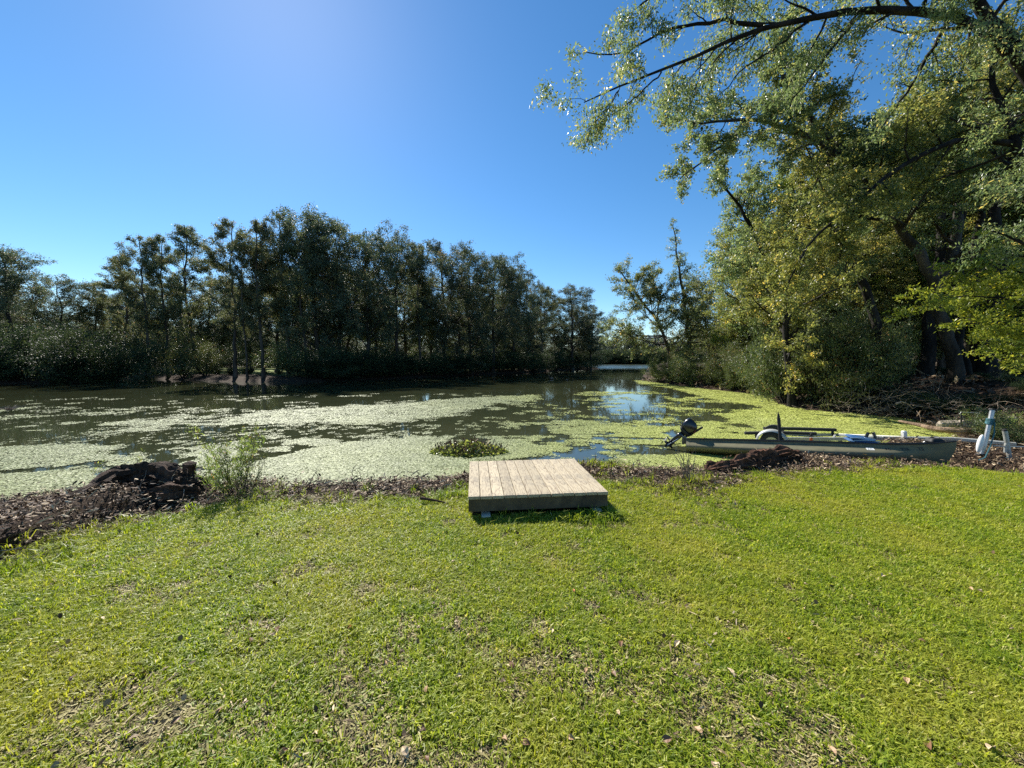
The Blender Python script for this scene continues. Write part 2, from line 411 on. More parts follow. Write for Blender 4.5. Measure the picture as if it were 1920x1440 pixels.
def lawn_density(x, y):
    lw = sdf(lawn_poly, x, y); D = np.hypot(x, y)
    d = sstep(-.15, .2, lw + (fbm(x, y, .5, 11) - .5) * .6)
    for c, r in bare:
        q = np.hypot(x - c[0], (y - c[1])) / r
        d *= .3 + .7 * sstep(.55, 1.15, q + (fbm(x, y, .18, 9) - .5) * 1.2)
    g = fbm(x, y, .22, 21, 3)
    d *= .22 + .78 * sstep(.44, .58, g + .16 * sstep(1.8, 3.8, D) + .05 * (fbm(x, y, 1.3, 71) - .5))
    return d
x, y = frustum_points(rs, 270000, 1.05, 9.2, 1.2)
x = np.concatenate([x, rs.uniform(-4, 12, 9000)]); y = np.concatenate([y, rs.uniform(.9, 9, 9000)])
pc, ps = math.cos(math.radians(-6)), math.sin(math.radians(-6))
def in_platform(x, y, m=.0):
    u = (x + .49) * pc - (y - 4.13) * ps; v = (x + .49) * ps + (y - 4.13) * pc
    return (u > m) & (u < 1.63 - m) & (v > m + .03) & (v < 1.48 - m)
keep = (rs.rand(len(x)) < lawn_density(x, y)) & ~in_platform(x, y)
x, y = x[keep], y[keep]; z = terrain(x, y)
hz = fbm(x, y, .8, 31); D = np.hypot(x, y)
scl = (.75 + .6 * hz + rs.rand(len(x)) * .35) * (1 + .02 * D)
rot = np.stack([rs.normal(0, .12, len(x)), rs.normal(0, .12, len(x)), rs.rand(len(x)) * 6.283], 1)
scatter('grass', np.stack([x, y, z], 1), rot, scl, clumps)
# dry thatch lying between the tufts
k = NT('thatch_straw'); t = k.attr('tint'); rnd = k.n('ShaderNodeObjectInfo').outputs['Random']
c = k.ramp(k.math('ADD', k.math('MULTIPLY', rnd, .4), k.math('MULTIPLY', t, .6)), [(0, (.03, .022, .012)), (.35, (.13, .10, .045)), (.6, (.26, .23, .08)), (.8, (.42, .35, .18)), (1, (.55, .47, .3))])
M['straw'] = k.done(k.pbr(c, .7, 0, .2))
straw = []
for q in range(5):
    V, Q, tn = [], [], []
    for _ in range(26):
        L = rs.uniform(.015, .05); wd = rs.uniform(.0018, .0045); a_ = rs.rand() * 6.283; ax = nrm(np.array([math.cos(a_), math.sin(a_), rs.normal() * .25])); sd = np.array([-ax[1], ax[0], 0]) * wd
        c_ = np.array([rs.normal() * .03, rs.normal() * .03, rs.uniform(.003, .016)]); i = len(V)
        V += [c_ - ax * L / 2 - sd, c_ - ax * L / 2 + sd, c_ + ax * L / 2 + sd * .5, c_ + ax * L / 2 - sd * .5]; Q.append([i, i + 1, i + 2, i + 3]); tn += [rs.rand()] * 4
    straw.append(np_mesh('straw_clump', V, [Q], M['straw'], {'tint': np.array(tn)}))
x, y = frustum_points(rs, 60000, 1.05, 6.5, 1.25)
keep = (rs.rand(len(x)) < .25 + .9 * (1 - lawn_density(x, y))) & (sdf(lawn_poly, x, y) > -.1) & ~in_platform(x, y); x, y = x[keep], y[keep]; n = len(x)
scatter('thatch', np.stack([x, y, terrain(x, y)], 1), np.stack([rs.normal(0, .1, n), rs.normal(0, .1, n), rs.rand(n) * 6.283], 1), rs.uniform(.7, 1.3, n), straw)
# taller weedy grass along the edge of the bank, round the platform and on the mound
tall = []
for q in range(5):
    V, Q, T, tn = blade_clump(rs, 16, .05, .07, .19, .0075, 1.1)
    tall.append(np_mesh('tall_grass_clump', V, [Q, T], M['grass'], {'tint': np.array(tn) * .8}))
pts = []
def edge_tufts(px, py, n, spread, z=0.0):
    c = W(px, py, z)
    for _ in range(n): pts.append((c[0] + rs.normal() * spread, c[1] + rs.normal() * spread * .8))
edge_tufts(1125, 885, 26, .16, -.1); edge_tufts(1160, 888, 16, .12, -.1); edge_tufts(1112, 980, 26, .09); edge_tufts(1150, 972, 16, .08); edge_tufts(1070, 982, 8, .08); edge_tufts(920, 975, 6, .15)
edge_tufts(1000, 972, 8, .3); edge_tufts(1310, 900, 12, .1); edge_tufts(1400, 895, 16, .15); edge_tufts(1650, 872, 16, .12); edge_tufts(1600, 868, 8, .1)
edge_tufts(40, 1045, 14, .12); edge_tufts(110, 1020, 10, .12); edge_tufts(520, 925, 12, .2); edge_tufts(440, 940, 8, .15); edge_tufts(690, 935, 9, .3)
edge_tufts(820, 925, 12, .2); edge_tufts(230, 1005, 10, .15); edge_tufts(1290, 905, 10, .1)
for _ in range(330):
    a = rs.rand(); i = rs.randint(2, len(lawn_poly) - 2); p = np.array(lawn_poly[i - 1]) * a + np.array(lawn_poly[i]) * (1 - a)
    pts.append((p[0] + rs.normal() * .12, p[1] + rs.normal() * .16))
pts = np.array(pts); pts = pts[~in_platform(pts[:, 0], pts[:, 1])]; n = len(pts)
scatter('tall_weeds', np.stack([pts[:, 0], pts[:, 1], terrain(pts[:, 0], pts[:, 1])], 1), np.stack([rs.normal(0, .15, n), rs.normal(0, .15, n), rs.rand(n) * 6.28], 1),
        rs.uniform(.5, 1.15, n), tall)

# ------------------------------------------------------------------ bark chips, leaf litter
k = NT('litter'); rnd = k.n('ShaderNodeObjectInfo').outputs['Random']; t = k.attr('tint')
c = k.ramp(k.math('ADD', k.math('MULTIPLY', rnd, .5), k.math('MULTIPLY', t, .5)),
           [(0, (.02, .012, .008)), (.32, (.06, .034, .020)), (.52, (.12, .07, .04)), (.7, (.30, .21, .12)), (.86, (.55, .43, .28))])
M['litter'] = k.done(k.pbr(c, .7, 0, .3))
def chip_cluster(rs, n, spread, lmin, lmax, thin=.25, hz=.05, stick=.2):
    V, Q, tn = [], [], []
    for _ in range(n):
        L = rs.uniform(lmin, lmax); wd = L * rs.uniform(thin * .5, thin * 1.6)
        if rs.rand() < stick: L *= 2.2; wd *= .25
        c = np.array([rs.normal() * spread * .5, rs.normal() * spread * .5, rs.rand() * hz])
        a = nrm(np.array([rs.normal(), rs.normal(), rs.normal() * .45])); b = nrm(np.cross(a, rs.normal(size=3) * .5 + np.array([0, 0, 1]))); u = np.cross(a, b)
        cu = rs.uniform(-.25, .25) * L
        i = len(V)
        V += [c - a * L / 2, c - a * L * .15 + b * wd / 2 + u * cu * .5, c + a * L * .3 + b * wd * .4 + u * cu * .3, c + a * L / 2, c + a * L * .1 - b * wd / 2, c - a * L * .3 - b * wd * .4]
        Q += [[i, i + 1, i + 4, i + 5], [i + 1, i + 2, i + 3, i + 4]]; tn += [rs.rand()] * 6
    return np_mesh('litter_clump', V, [Q], M['litter'], {'tint': np.array(tn)})
chips = [chip_cluster(rs, 22, .12, .014, .055) for _ in range(6)]
x, y = frustum_points(rs, 60000, 2.6, 13, 1.0)
h, land, lw, far, right = terrain(x, y, True)
edge = lw + (fbm(x, y, .5, 11) - .5) * .5
dens = (land > -.05) * (1 - sstep(-.12, .15, edge)) * (.4 + .6 * sstep(.35, .55, fbm(x, y, .4, 15))) * (y < 12.5)
dens = dens * (1 - .25 * (seg_d(x, y, mound_pts) < .2)) * (1 - .6 * (seg_d(x, y, [P(1300, 826, 8.6), P(1800, 828, 6.7)]) < .6))
keep = rs.rand(len(x)) < dens
x, y, h = x[keep], y[keep], h[keep]; n = len(x)
scatter('bark_litter', np.stack([x, y, h], 1), np.stack([rs.normal(0, .25, n), rs.normal(0, .25, n), rs.rand(n) * 6.28], 1), rs.uniform(.6, 1.5, n), chips)
# dead leaves lying in the lawn
few = [chip_cluster(rs, 3, .07, .010, .032, .5, .03, .15) for _ in range(5)]
x, y = frustum_points(rs, 14000, 1.1, 9, 1.3)
p = (sdf(lawn_poly, x, y) > 0) * (.05 + .55 * sstep(.52, .66, fbm(x, y, .5, 41)) * (1 - sstep(2.2, 4.0, y)) + .10 * (1 - sstep(2.0, 3.2, y)))
for c, r in bare: p = np.maximum(p, .8 * (np.hypot(x - c[0], y - c[1]) < r))
keep = (rs.rand(len(x)) < p) & ~in_platform(x, y); x, y = x[keep], y[keep]; n = len(x)
scatter('leaf_litter', np.stack([x, y, terrain(x, y) + .012], 1), np.stack([rs.normal(0, .3, n), rs.normal(0, .3, n), rs.rand(n) * 6.28], 1), rs.uniform(.7, 1.3, n), few)
# litter of the wood's floor on the right bank and the far bank
big = [chip_cluster(rs, 14, .5, .08, .25, .4, .06, .25) for _ in range(4)]
x, y = frustum_points(rs, 9000, 9, 45, .8, 0); h, land, lw, far, right = terrain(x, y, True)
keep = (land > .1) & (lw < 0) & (right > .5) & (far < .5) & (rs.rand(len(x)) < .8); x, y, h = x[keep], y[keep], h[keep]; n = len(x)
scatter('forest_litter', np.stack([x, y, h + .02], 1), np.stack([rs.normal(0, .15, n), rs.normal(0, .15, n), rs.rand(n) * 6.28], 1), rs.uniform(.7, 1.5, n), big)

# ------------------------------------------------------------------ duckweed and floating plants
def mat_density(x, y):
    "cover of the water at a world point, from the mats' outlines on the lake"
    q = np.zeros(x.shape)
    def blob(pix, dens, feather, ns, seed, cut=.45):
        nonlocal q
        poly = [W(a, b, WZ)[:2] for a, b in pix]
        s = sdf(poly, x, y) + (fbm(x, y, ns, seed) - .5) * feather * 2.2
        q = np.maximum(q, dens * sstep(-feather * .25, feather * .35, s))
    def rag(pix, dens, ns, seed, lo=.46, hi=.54):
        nonlocal q
        poly = [W(a, b, WZ)[:2] for a, b in pix]
        s = sstep(-.3, .3, sdf(poly, x, y))
        n = fbm(x * .6, y, ns, seed, 6)
        q = np.maximum(q, s * dens * sstep(lo, hi, n))
    # long mat in the middle of the lake and its ragged left end
    blob([(440, 776), (560, 768), (640, 762), (760, 756), (860, 748), (940, 743), (1003, 742), (1003, 750), (930, 756), (890, 764), (850, 776), (800, 785), (700, 790), (600, 792), (500, 793), (430, 790)], 1, .55, 1.2, 1)
    rag([(150, 766), (460, 768), (640, 760), (900, 744), (1010, 740), (1010, 752), (860, 780), (700, 797), (300, 800), (140, 792)], .5, .6, 2, .53, .6)
    rag([(-500, 765), (180, 765), (460, 775), (330, 812), (150, 808), (0, 806), (-500, 806)], .45, .5, 3, .57, .63)
    rag([(-500, 752), (900, 735), (980, 742), (500, 768), (-500, 775)], .15, .5, 33, .6, .65)
    # near mat, left
    blob([(-900, 893), (0, 890), (170, 884), (240, 900), (420, 880), (480, 868), (560, 846), (640, 832), (740, 826), (800, 824), (835, 842), (870, 860), (900, 872), (920, 900), (880, 925), (400, 945), (0, 985), (-900, 1150)], 1, .22, .6, 4)
    rag([(-900, 838), (0, 836), (200, 828), (430, 838), (520, 826), (700, 820), (860, 820), (830, 850), (480, 880), (200, 900), (-900, 920)], .7, .45, 5, .5, .58)
    blob([(-900, 838), (0, 838), (130, 834), (210, 842), (120, 852), (0, 855), (-900, 860)], .95, .3, .9, 6)
    rag([(200, 800), (900, 780), (900, 824), (400, 836), (100, 834)], .15, .35, 7, .58, .63)
    # right of the island plant
    blob([(930, 824), (985, 826), (1015, 842), (990, 858), (950, 862), (905, 850)], 1, .12, .3, 8)
    rag([(860, 818), (1040, 820), (1120, 850), (1020, 862), (900, 865)], .6, .3, 9, .5, .56)
    # middle mats between plant and motor
    rag([(1035, 800), (1140, 798), (1250, 803), (1345, 792), (1380, 815), (1330, 834), (1180, 842), (1110, 838), (1060, 822)], .9, .4, 10, .43, .52)
    rag([(1090, 836), (1240, 836), (1330, 850), (1200, 856), (1120, 852)], .6, .35, 12, .5, .57)
    rag([(1030, 733), (1230, 733), (1430, 745), (1330, 775), (1200, 760), (1040, 748)], .6, .9, 13, .55, .61)
    rag([(900, 752), (1300, 752), (1330, 800), (1100, 806), (900, 800)], .3, .45, 14, .55, .61)
    rag([(1030, 780), (1120, 780), (1140, 800), (1040, 800)], .5, .4, 16, .5, .56)
    # near right mat in front of the canoe
    blob([(1145, 862), (1200, 856), (1330, 850), (1500, 842), (1560, 838), (1640, 850), (1480, 870), (1330, 900), (1180, 905), (1120, 880)], 1, .12, .35, 15)
    # bright mat of the cove
    blob([(1190, 713), (1320, 722), (1450, 735), (1480, 760), (1620, 770), (1700, 780), (1830, 800), (1830, 840), (1560, 850), (1420, 840), (1390, 822), (1405, 800), (1360, 787), (1345, 778), (1430, 764), (1330, 748), (1260, 728), (1200, 721)], 1, .35, .9, 17)
    rag([(1250, 795), (1420, 790), (1450, 830), (1330, 836), (1290, 815)], .6, .5, 18, .44, .52)
    for a, b, r in ((1100, 876, .3), (1395, 762, .8)): pass
    # open water pool behind the platform
    c = [W(a, b, WZ)[:2] for a, b in [(1000, 856), (1060, 846), (1125, 838), (1140, 862), (1125, 880), (1050, 880), (960, 872), (905, 866)]]
    q *= 1 - .96 * sstep(-.06, .1, sdf(c, x, y) + (fbm(x, y, .3, 19) - .5) * .3)
    q *= 1 - .6 * sstep(.66, .74, fbm(x, y, .55, 61, 5)) * (x < 4.5) - .0
    q = np.maximum(q, .014 * sstep(.45, .6, fbm(x * .5, y, 1.2, 63)) * (y < 22))
    return q
k = NT('duckweed'); t = k.attr('tint'); rnd = k.n('ShaderNodeObjectInfo').outputs['Random']
pos = k.n('ShaderNodeNewGeometry').outputs['Position']; sep = k.n('ShaderNodeSeparateXYZ'); k.put(sep.inputs[0], pos)
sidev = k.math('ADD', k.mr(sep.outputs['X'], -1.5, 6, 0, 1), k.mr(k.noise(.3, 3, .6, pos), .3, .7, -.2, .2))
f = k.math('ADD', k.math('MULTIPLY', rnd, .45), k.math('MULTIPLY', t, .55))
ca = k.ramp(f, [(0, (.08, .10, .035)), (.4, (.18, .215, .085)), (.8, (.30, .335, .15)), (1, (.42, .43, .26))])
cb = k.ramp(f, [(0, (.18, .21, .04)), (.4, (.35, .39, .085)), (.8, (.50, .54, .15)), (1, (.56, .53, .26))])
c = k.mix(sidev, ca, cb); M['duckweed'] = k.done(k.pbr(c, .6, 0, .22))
k = NT('duckweed_film'); pos = k.n('ShaderNodeNewGeometry').outputs['Position']; sep = k.n('ShaderNodeSeparateXYZ'); k.put(sep.inputs[0], pos)
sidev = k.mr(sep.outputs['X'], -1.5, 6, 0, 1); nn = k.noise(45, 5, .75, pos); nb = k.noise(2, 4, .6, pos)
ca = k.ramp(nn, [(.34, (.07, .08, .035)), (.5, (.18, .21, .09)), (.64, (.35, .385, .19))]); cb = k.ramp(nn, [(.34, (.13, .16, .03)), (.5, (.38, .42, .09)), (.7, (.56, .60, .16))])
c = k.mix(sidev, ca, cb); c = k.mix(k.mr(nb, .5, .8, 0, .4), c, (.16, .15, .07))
M['film'] = k.done(k.pbr(c, .65, 0, .2, k.bump(nn, .6, .012)))
def pad_cluster(rs, n, R, r0, r1):
    V, Fc, tn = [], [], []
    for _ in range(n):
        a = rs.rand() * 6.283; q = R * math.sqrt(rs.rand()); r = rs.uniform(r0, r1); tx, ty = rs.normal(0, .13, 2)
        c = (q * math.cos(a), q * math.sin(a)); i = len(V); a0 = rs.rand() * 6
        for j in range(5):
            e = a0 + j * 1.2566; dx, dy = r * math.cos(e), r * math.sin(e) * .8
            V.append((c[0] + dx, c[1] + dy, .003 + max(0, r * .25 + tx * dx + ty * dy)))
        Fc.append([i, i + 1, i + 2, i + 3, i + 4]); tn += [rs.rand()] * 5
    return np_mesh('pad_cluster', V, [Fc], M['duckweed'], {'tint': np.array(tn)})
pads_near = [pad_cluster(rs, 22, .10, .009, .022) for _ in range(6)]
pads_far = [pad_cluster(rs, 70, .30, .014, .036) for _ in range(6)]
def pad_scatter(name, n, d0, d1, src, rep, label):
    x, y = frustum_points(rs, n, d0, d1, 1.0, 1.0)
    wd = sdf(water_poly, x, y)
    q = mat_density(x, y) * sstep(-.12, .02, wd)
    keep = rs.rand(n) < q * (.75 + .25 * vnoise(x, y, .2, 44)); x, y = x[keep], y[keep]; m = len(x)
    return scatter(name, np.stack([x, y, np.full(m, WZ + .004) + rs.rand(m) * .004], 1), np.stack([np.zeros(m), np.zeros(m), rs.rand(m) * 6.28], 1), rs.uniform(.6, 1.2, m), src)
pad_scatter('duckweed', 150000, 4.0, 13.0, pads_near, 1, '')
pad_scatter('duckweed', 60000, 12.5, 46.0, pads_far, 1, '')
# closed film of duckweed where the mats are solid
an = np.radians(np.arange(-56, 56, .28)); rr = 4.0 * (46 / 4.0) ** np.linspace(0, 1, 300)
A, R = np.meshgrid(an, rr); x = (R * np.sin(A)); y = (R * np.cos(A))
den = mat_density(x.ravel(), y.ravel()).reshape(x.shape) * sstep(-.3, 0, sdf(water_poly, x.ravel(), y.ravel()).reshape(x.shape))
den -= .25 * fbm(x, y, .5, 50)
ok = (den[:-1, :-1] > .62) & (den[1:, :-1] > .62) & (den[1:, 1:] > .62) & (den[:-1, 1:] > .62)
ii, jj = np.nonzero(ok); nA = len(an)
fc = np.stack([ii * nA + jj, ii * nA + jj + 1, (ii + 1) * nA + jj + 1, (ii + 1) * nA + jj], 1)
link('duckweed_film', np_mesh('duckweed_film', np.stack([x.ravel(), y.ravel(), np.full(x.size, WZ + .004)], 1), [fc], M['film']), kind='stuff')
#__NEXT__
# ------------------------------------------------------------------ tree builder (whole levels of branches grown at once)
class Skel:
    def __init__(s): s.V = []; s.F = []; s.n = 0
    def tubes(s, pts, rr, sides):
        N, S, _ = pts.shape
        T = np.empty_like(pts); T[:, 1:-1] = pts[:, 2:] - pts[:, :-2]; T[:, 0] = pts[:, 1] - pts[:, 0]; T[:, -1] = pts[:, -1] - pts[:, -2]; T = nrm(T)
        ref = np.where(np.abs(T[:, :1, 2:3]) > .8, np.array([[[1., 0, 0]]]), np.array([[[0, 0, 1.]]]))
        Aa = nrm(np.cross(T, np.broadcast_to(ref, T.shape))); Bb = np.cross(T, Aa)
        an = np.linspace(0, 2 * np.pi, sides, endpoint=False)
        V = pts[:, :, None] + rr[:, :, None, None] * (np.cos(an)[None, None, :, None] * Aa[:, :, None] + np.sin(an)[None, None, :, None] * Bb[:, :, None])
        i = np.arange(N)[:, None, None] * S * sides + np.arange(S - 1)[None, :, None] * sides; j = np.arange(sides)[None, None, :]; j2 = (j + 1) % sides
        Fq = np.stack([i + j, i + j2, i + sides + j2, i + sides + j], -1).reshape(-1, 4)
        s.V.append(V.reshape(-1, 3)); s.F.append(Fq + s.n); s.n += V.size // 3
def grow(rs, P0, D0, L, S, wander, up):
    N = len(P0); pts = np.zeros((N, S + 1, 3)); pts[:, 0] = P0; d = nrm(D0)
    for q in range(S):
        d = nrm(d + rs.normal(0, wander, (N, 3)) + np.array([0, 0, up])); pts[:, q + 1] = pts[:, q] + d * (L / S)[:, None]
    return pts
def spawn(rs, pts, rr, per, t0, t1, a0, a1, lfun, rratio, S, wander, up, flat=0.0):
    "children of every branch in pts; lfun(t) gives their length as a share of the parent's"
    N, S1, _ = pts.shape
    PL = np.linalg.norm(np.diff(pts, axis=1), axis=2).sum(1)
    idx = np.repeat(np.arange(N), per); n = len(idx)
    t = np.clip((np.tile(np.linspace(t0, t1, per), N) + rs.uniform(-.5, .5, n) * (t1 - t0) / per), .02, .995)
    u = t * (S1 - 1); i = np.minimum(u.astype(int), S1 - 2); f = (u - i)[:, None]
    P0 = pts[idx, i] * (1 - f) + pts[idx, i + 1] * f; T = nrm(pts[idx, i + 1] - pts[idx, i])
    r = rr[idx, i] * (1 - f[:, 0]) + rr[idx, i + 1] * f[:, 0]
    q = rs.normal(size=(n, 3)); q[:, 2] *= (1 - flat); q -= (q * T).sum(1, keepdims=True) * T; q = nrm(q)
    a = np.radians(rs.uniform(a0, a1, n))[:, None]; D0 = np.cos(a) * T + np.sin(a) * q
    L = PL[idx] * lfun(t) * rs.uniform(.7, 1.2, n)
    c = grow(rs, P0, D0, L, S, wander, up)
    r0 = np.minimum(r * rratio, L * .035); tt = np.linspace(0, 1, S + 1)[None]
    return c, r0[:, None] * (1 - .75 * tt)
def leaves_on(rs, twigs, per, l, wdt, sig, droop=.35, t0=.1, grayc=0):
    N, S1, _ = twigs.shape; n = N * per; tl_ = np.linalg.norm(np.diff(twigs, axis=1), axis=2).sum(1) ** 1.2; idx = np.sort(rs.choice(N, n, p=tl_ / tl_.sum()))
    u = rs.uniform(t0, 1, n) * (S1 - 1) * .9999; i = u.astype(int); f = (u - i)[:, None]
    c = twigs[idx, i] * (1 - f) + twigs[idx, i + 1] * f + rs.normal(0, sig, (n, 3)) * np.array([1, 1, .7])
    T = nrm(twigs[idx, i + 1] - twigs[idx, i])
    a = nrm(T * .6 + rs.normal(0, .8, (n, 3)) + np.array([0, 0, -droop])); b = rs.normal(0, 1, (n, 3)) * np.array([1, 1, .45]); b = nrm(b - (b * a).sum(1, keepdims=True) * a)
    L = (l * rs.uniform(.6, 1.25, n))[:, None]; w2 = L * wdt * .5; nn = np.cross(a, b)
    V = np.stack([c - a * L * .5, c + b * w2 - a * L * .08 + nn * w2 * .25, c + a * L * .5, c - b * w2 - a * L * .08 + nn * w2 * .25], 1).reshape(-1, 3)
    clump = rs.normal(0, .17, N)[idx]
    tint = np.clip(.45 + rs.normal(0, .18, n) + clump + (rs.rand(n) < .006) * .6, 0, 1)
    return V, np.repeat(tint, 4)
def resample(poly, S):
    poly = np.asarray(poly, float); d = np.concatenate([[0], np.cumsum(np.linalg.norm(np.diff(poly, axis=0), axis=1))])
    # smooth curve through the points
    t = np.linspace(0, d[-1], S + 1); lin = np.stack([np.interp(t, d, poly[:, k]) for k in range(3)], 1)
    for _ in range(2): lin[1:-1] = lin[1:-1] * .5 + (lin[2:] + lin[:-2]) * .25
    return lin
def finish_tree(name, sk, LV, LT, wood, leaf, woodname='trunk', crownname='crown', root=None):
    V = np.concatenate(sk.V); Fq = np.concatenate(sk.F)
    wm = np_mesh(name + '_wood', V, [Fq], wood, smooth=True)
    n = len(LV) // 4
    lm = np_mesh(name + '_leaves', LV, [np.arange(n * 4).reshape(n, 4)], leaf, {'tint': LT})
    return wm, lm
def build_tree(seed, trunk, r0, limbs=30, t0=.3, spread=.3, profile=None, ang=(45, 75), br=7, tw=5, per=34, leaf=.15, lw=.5, sig=.16, wood=None, leafm=None,
               up=.08, r1=.2, wander=.12, extra=(), flat=0.0, drp=.35, tsides=9, bup=.03, lt=.3, brl=.45, root_flare=.5, S1=7):
    rs = np.random.RandomState(seed); sk = Skel()
    T = resample(trunk, 18)[None]; T[0, 1:-1] += rs.normal(0, r0 * .25, (17, 3)) * np.array([1, 1, .3])
    tt = np.linspace(0, 1, 19); rr = (r0 * (1 - (1 - r1) * tt) * (1 + root_flare * np.exp(-tt * 28)))[None]
    sk.tubes(T, rr, tsides)
    profile = profile or (lambda t: np.clip(1.15 - .9 * t, .15, 1))
    h = (lambda t: spread * profile(np.clip((t - t0) / (1 - t0), 0, 1)))
    c1, q1 = spawn(rs, T, rr, limbs, t0, .99, ang[0], ang[1], h, .42, S1, wander, up, flat)
    sk.tubes(c1, q1, 5)
    allc, allq = [c1], [q1]
    for poly, ra, rb in extra:
        E = resample(poly, 14)[None]; E[0, 1:-1] += rs.normal(0, .02, (13, 3)); Q = np.linspace(ra, rb, 15)[None]
        sk.tubes(E, Q, 8)
        c, q = spawn(rs, E, Q, max(6, int(np.linalg.norm(np.diff(E[0], axis=0), axis=1).sum() * 2.6)), .22, .99, 35, 80, lambda t: lt * (1.1 - .5 * t), .45, 7, .16, -.01, flat)
        sk.tubes(c, q, 5); allc.append(c); allq.append(q)
    c1 = np.concatenate(allc); q1 = np.concatenate(allq)
    c2, q2 = spawn(rs, c1, q1, br, .2, 1, 25, 65, lambda t: brl * (1.15 - .6 * t), .55, 5, .17, bup, flat); sk.tubes(c2, q2, 4)
    c3, q3 = spawn(rs, c2, q2, tw, .2, 1, 25, 70, lambda t: .55 * (1.2 - .6 * t), .6, 3, .2, bup - .04, flat); sk.tubes(c3, q3, 3)
    V3, t3 = leaves_on(rs, c3, per, leaf, lw, sig, drp); V2, t2 = leaves_on(rs, c2, max(2, per // 3), leaf, lw, sig, drp, .4)
    return sk, np.concatenate([V3, V2]), np.concatenate([t3, t2])

def tree_proto(name, seed, wood, leafm, **kw):
    sk, LV, LT = build_tree(seed, **kw); return finish_tree(name, sk, LV, LT, wood, leafm)
def place_tree(kind, meshes, loc, rotz, scale, label, cat='tree', group=None):
    t = thing(kind, label, cat, tuple(float(q) for q in loc), (0, 0, rotz), group); t.scale = scale if isinstance(scale, tuple) else (scale,) * 3
    link('trunk', meshes[0], t); o = link('crown', meshes[1], t); o['kind'] = 'stuff'
    return t

# ---- kinds of far trees (16 m tall as built)
def straight(H, lean=0, bend=0, seed=0):
    r = np.random.RandomState(seed); z = np.linspace(0, H, 7)
    return np.stack([lean * z / H + bend * np.sin(z / H * 3) + r.normal(0, .12, 7), r.normal(0, .12, 7), z], 1)
dome = lambda t: np.sin(np.clip(t * .9 + .12, 0, 1) * np.pi) ** .6
tall = lambda t: np.clip(.35 + 1.3 * t - 1.5 * t * t, .1, 1.2)
far_kinds = []
for q in range(3):      # thin, open crowns with bare lower trunks
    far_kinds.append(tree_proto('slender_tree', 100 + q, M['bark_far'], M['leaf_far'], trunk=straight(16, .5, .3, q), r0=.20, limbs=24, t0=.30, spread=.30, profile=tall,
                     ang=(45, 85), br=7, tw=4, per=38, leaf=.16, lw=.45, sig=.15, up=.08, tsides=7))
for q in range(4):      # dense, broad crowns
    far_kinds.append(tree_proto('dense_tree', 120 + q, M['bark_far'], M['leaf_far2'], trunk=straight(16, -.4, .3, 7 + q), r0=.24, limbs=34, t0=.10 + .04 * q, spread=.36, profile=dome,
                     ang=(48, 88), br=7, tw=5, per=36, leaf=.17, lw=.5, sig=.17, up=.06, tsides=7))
# ---- kinds of shrubs (3 m as built): many stems from one foot
def shrub_proto(name, seed, leafm, n=16, H=3.0, per=44, leaf=.10, lw=.32, sig=.11, open_=55, wood=None, br=8, tw=4, drp=-.25, r=.03, up=.05):
    rs = np.random.RandomState(seed); sk = Skel()
    az = rs.rand(n) * 6.283; el = np.radians(rs.uniform(8, open_, n))
    D0 = np.stack([np.sin(el) * np.cos(az), np.sin(el) * np.sin(az), np.cos(el)], 1); P0 = D0 * np.array([.25, .25, 0])
    c = grow(rs, P0, D0, H * rs.uniform(.65, 1.08, n), 7, .13, up); q = np.full((n, 1), r) * np.linspace(1, .3, 8)[None]; sk.tubes(c, q, 5)
    c2, q2 = spawn(rs, c, q, br, .12, 1, 20, 60, lambda t: .38 * (1.2 - .5 * t), .6, 4, .15, .06); sk.tubes(c2, q2, 3)
    c3, q3 = spawn(rs, c2, q2, tw, .2, 1, 20, 60, lambda t: .5 * (1.2 - .5 * t), .6, 3, .15, .06); sk.tubes(c3, q3, 3)
    V, t = leaves_on(rs, c3, per // 2, leaf, lw, sig, drp); V2, t2 = leaves_on(rs, c2, per // 3, leaf, lw, sig, drp)
    return finish_tree(name, sk, np.concatenate([V, V2]), np.concatenate([t, t2]), wood or M['bark'], leafm)
shrubs = [shrub_proto('waxy_shrub', 200 + q, M['leaf_bush'], per=52, leaf=.11, sig=.12) for q in range(3)]
dark_shrubs = [shrub_proto('dark_shrub', 220 + q, M['leaf_shade'], per=84, leaf=.085, lw=.5, sig=.16, open_=70) for q in range(2)]

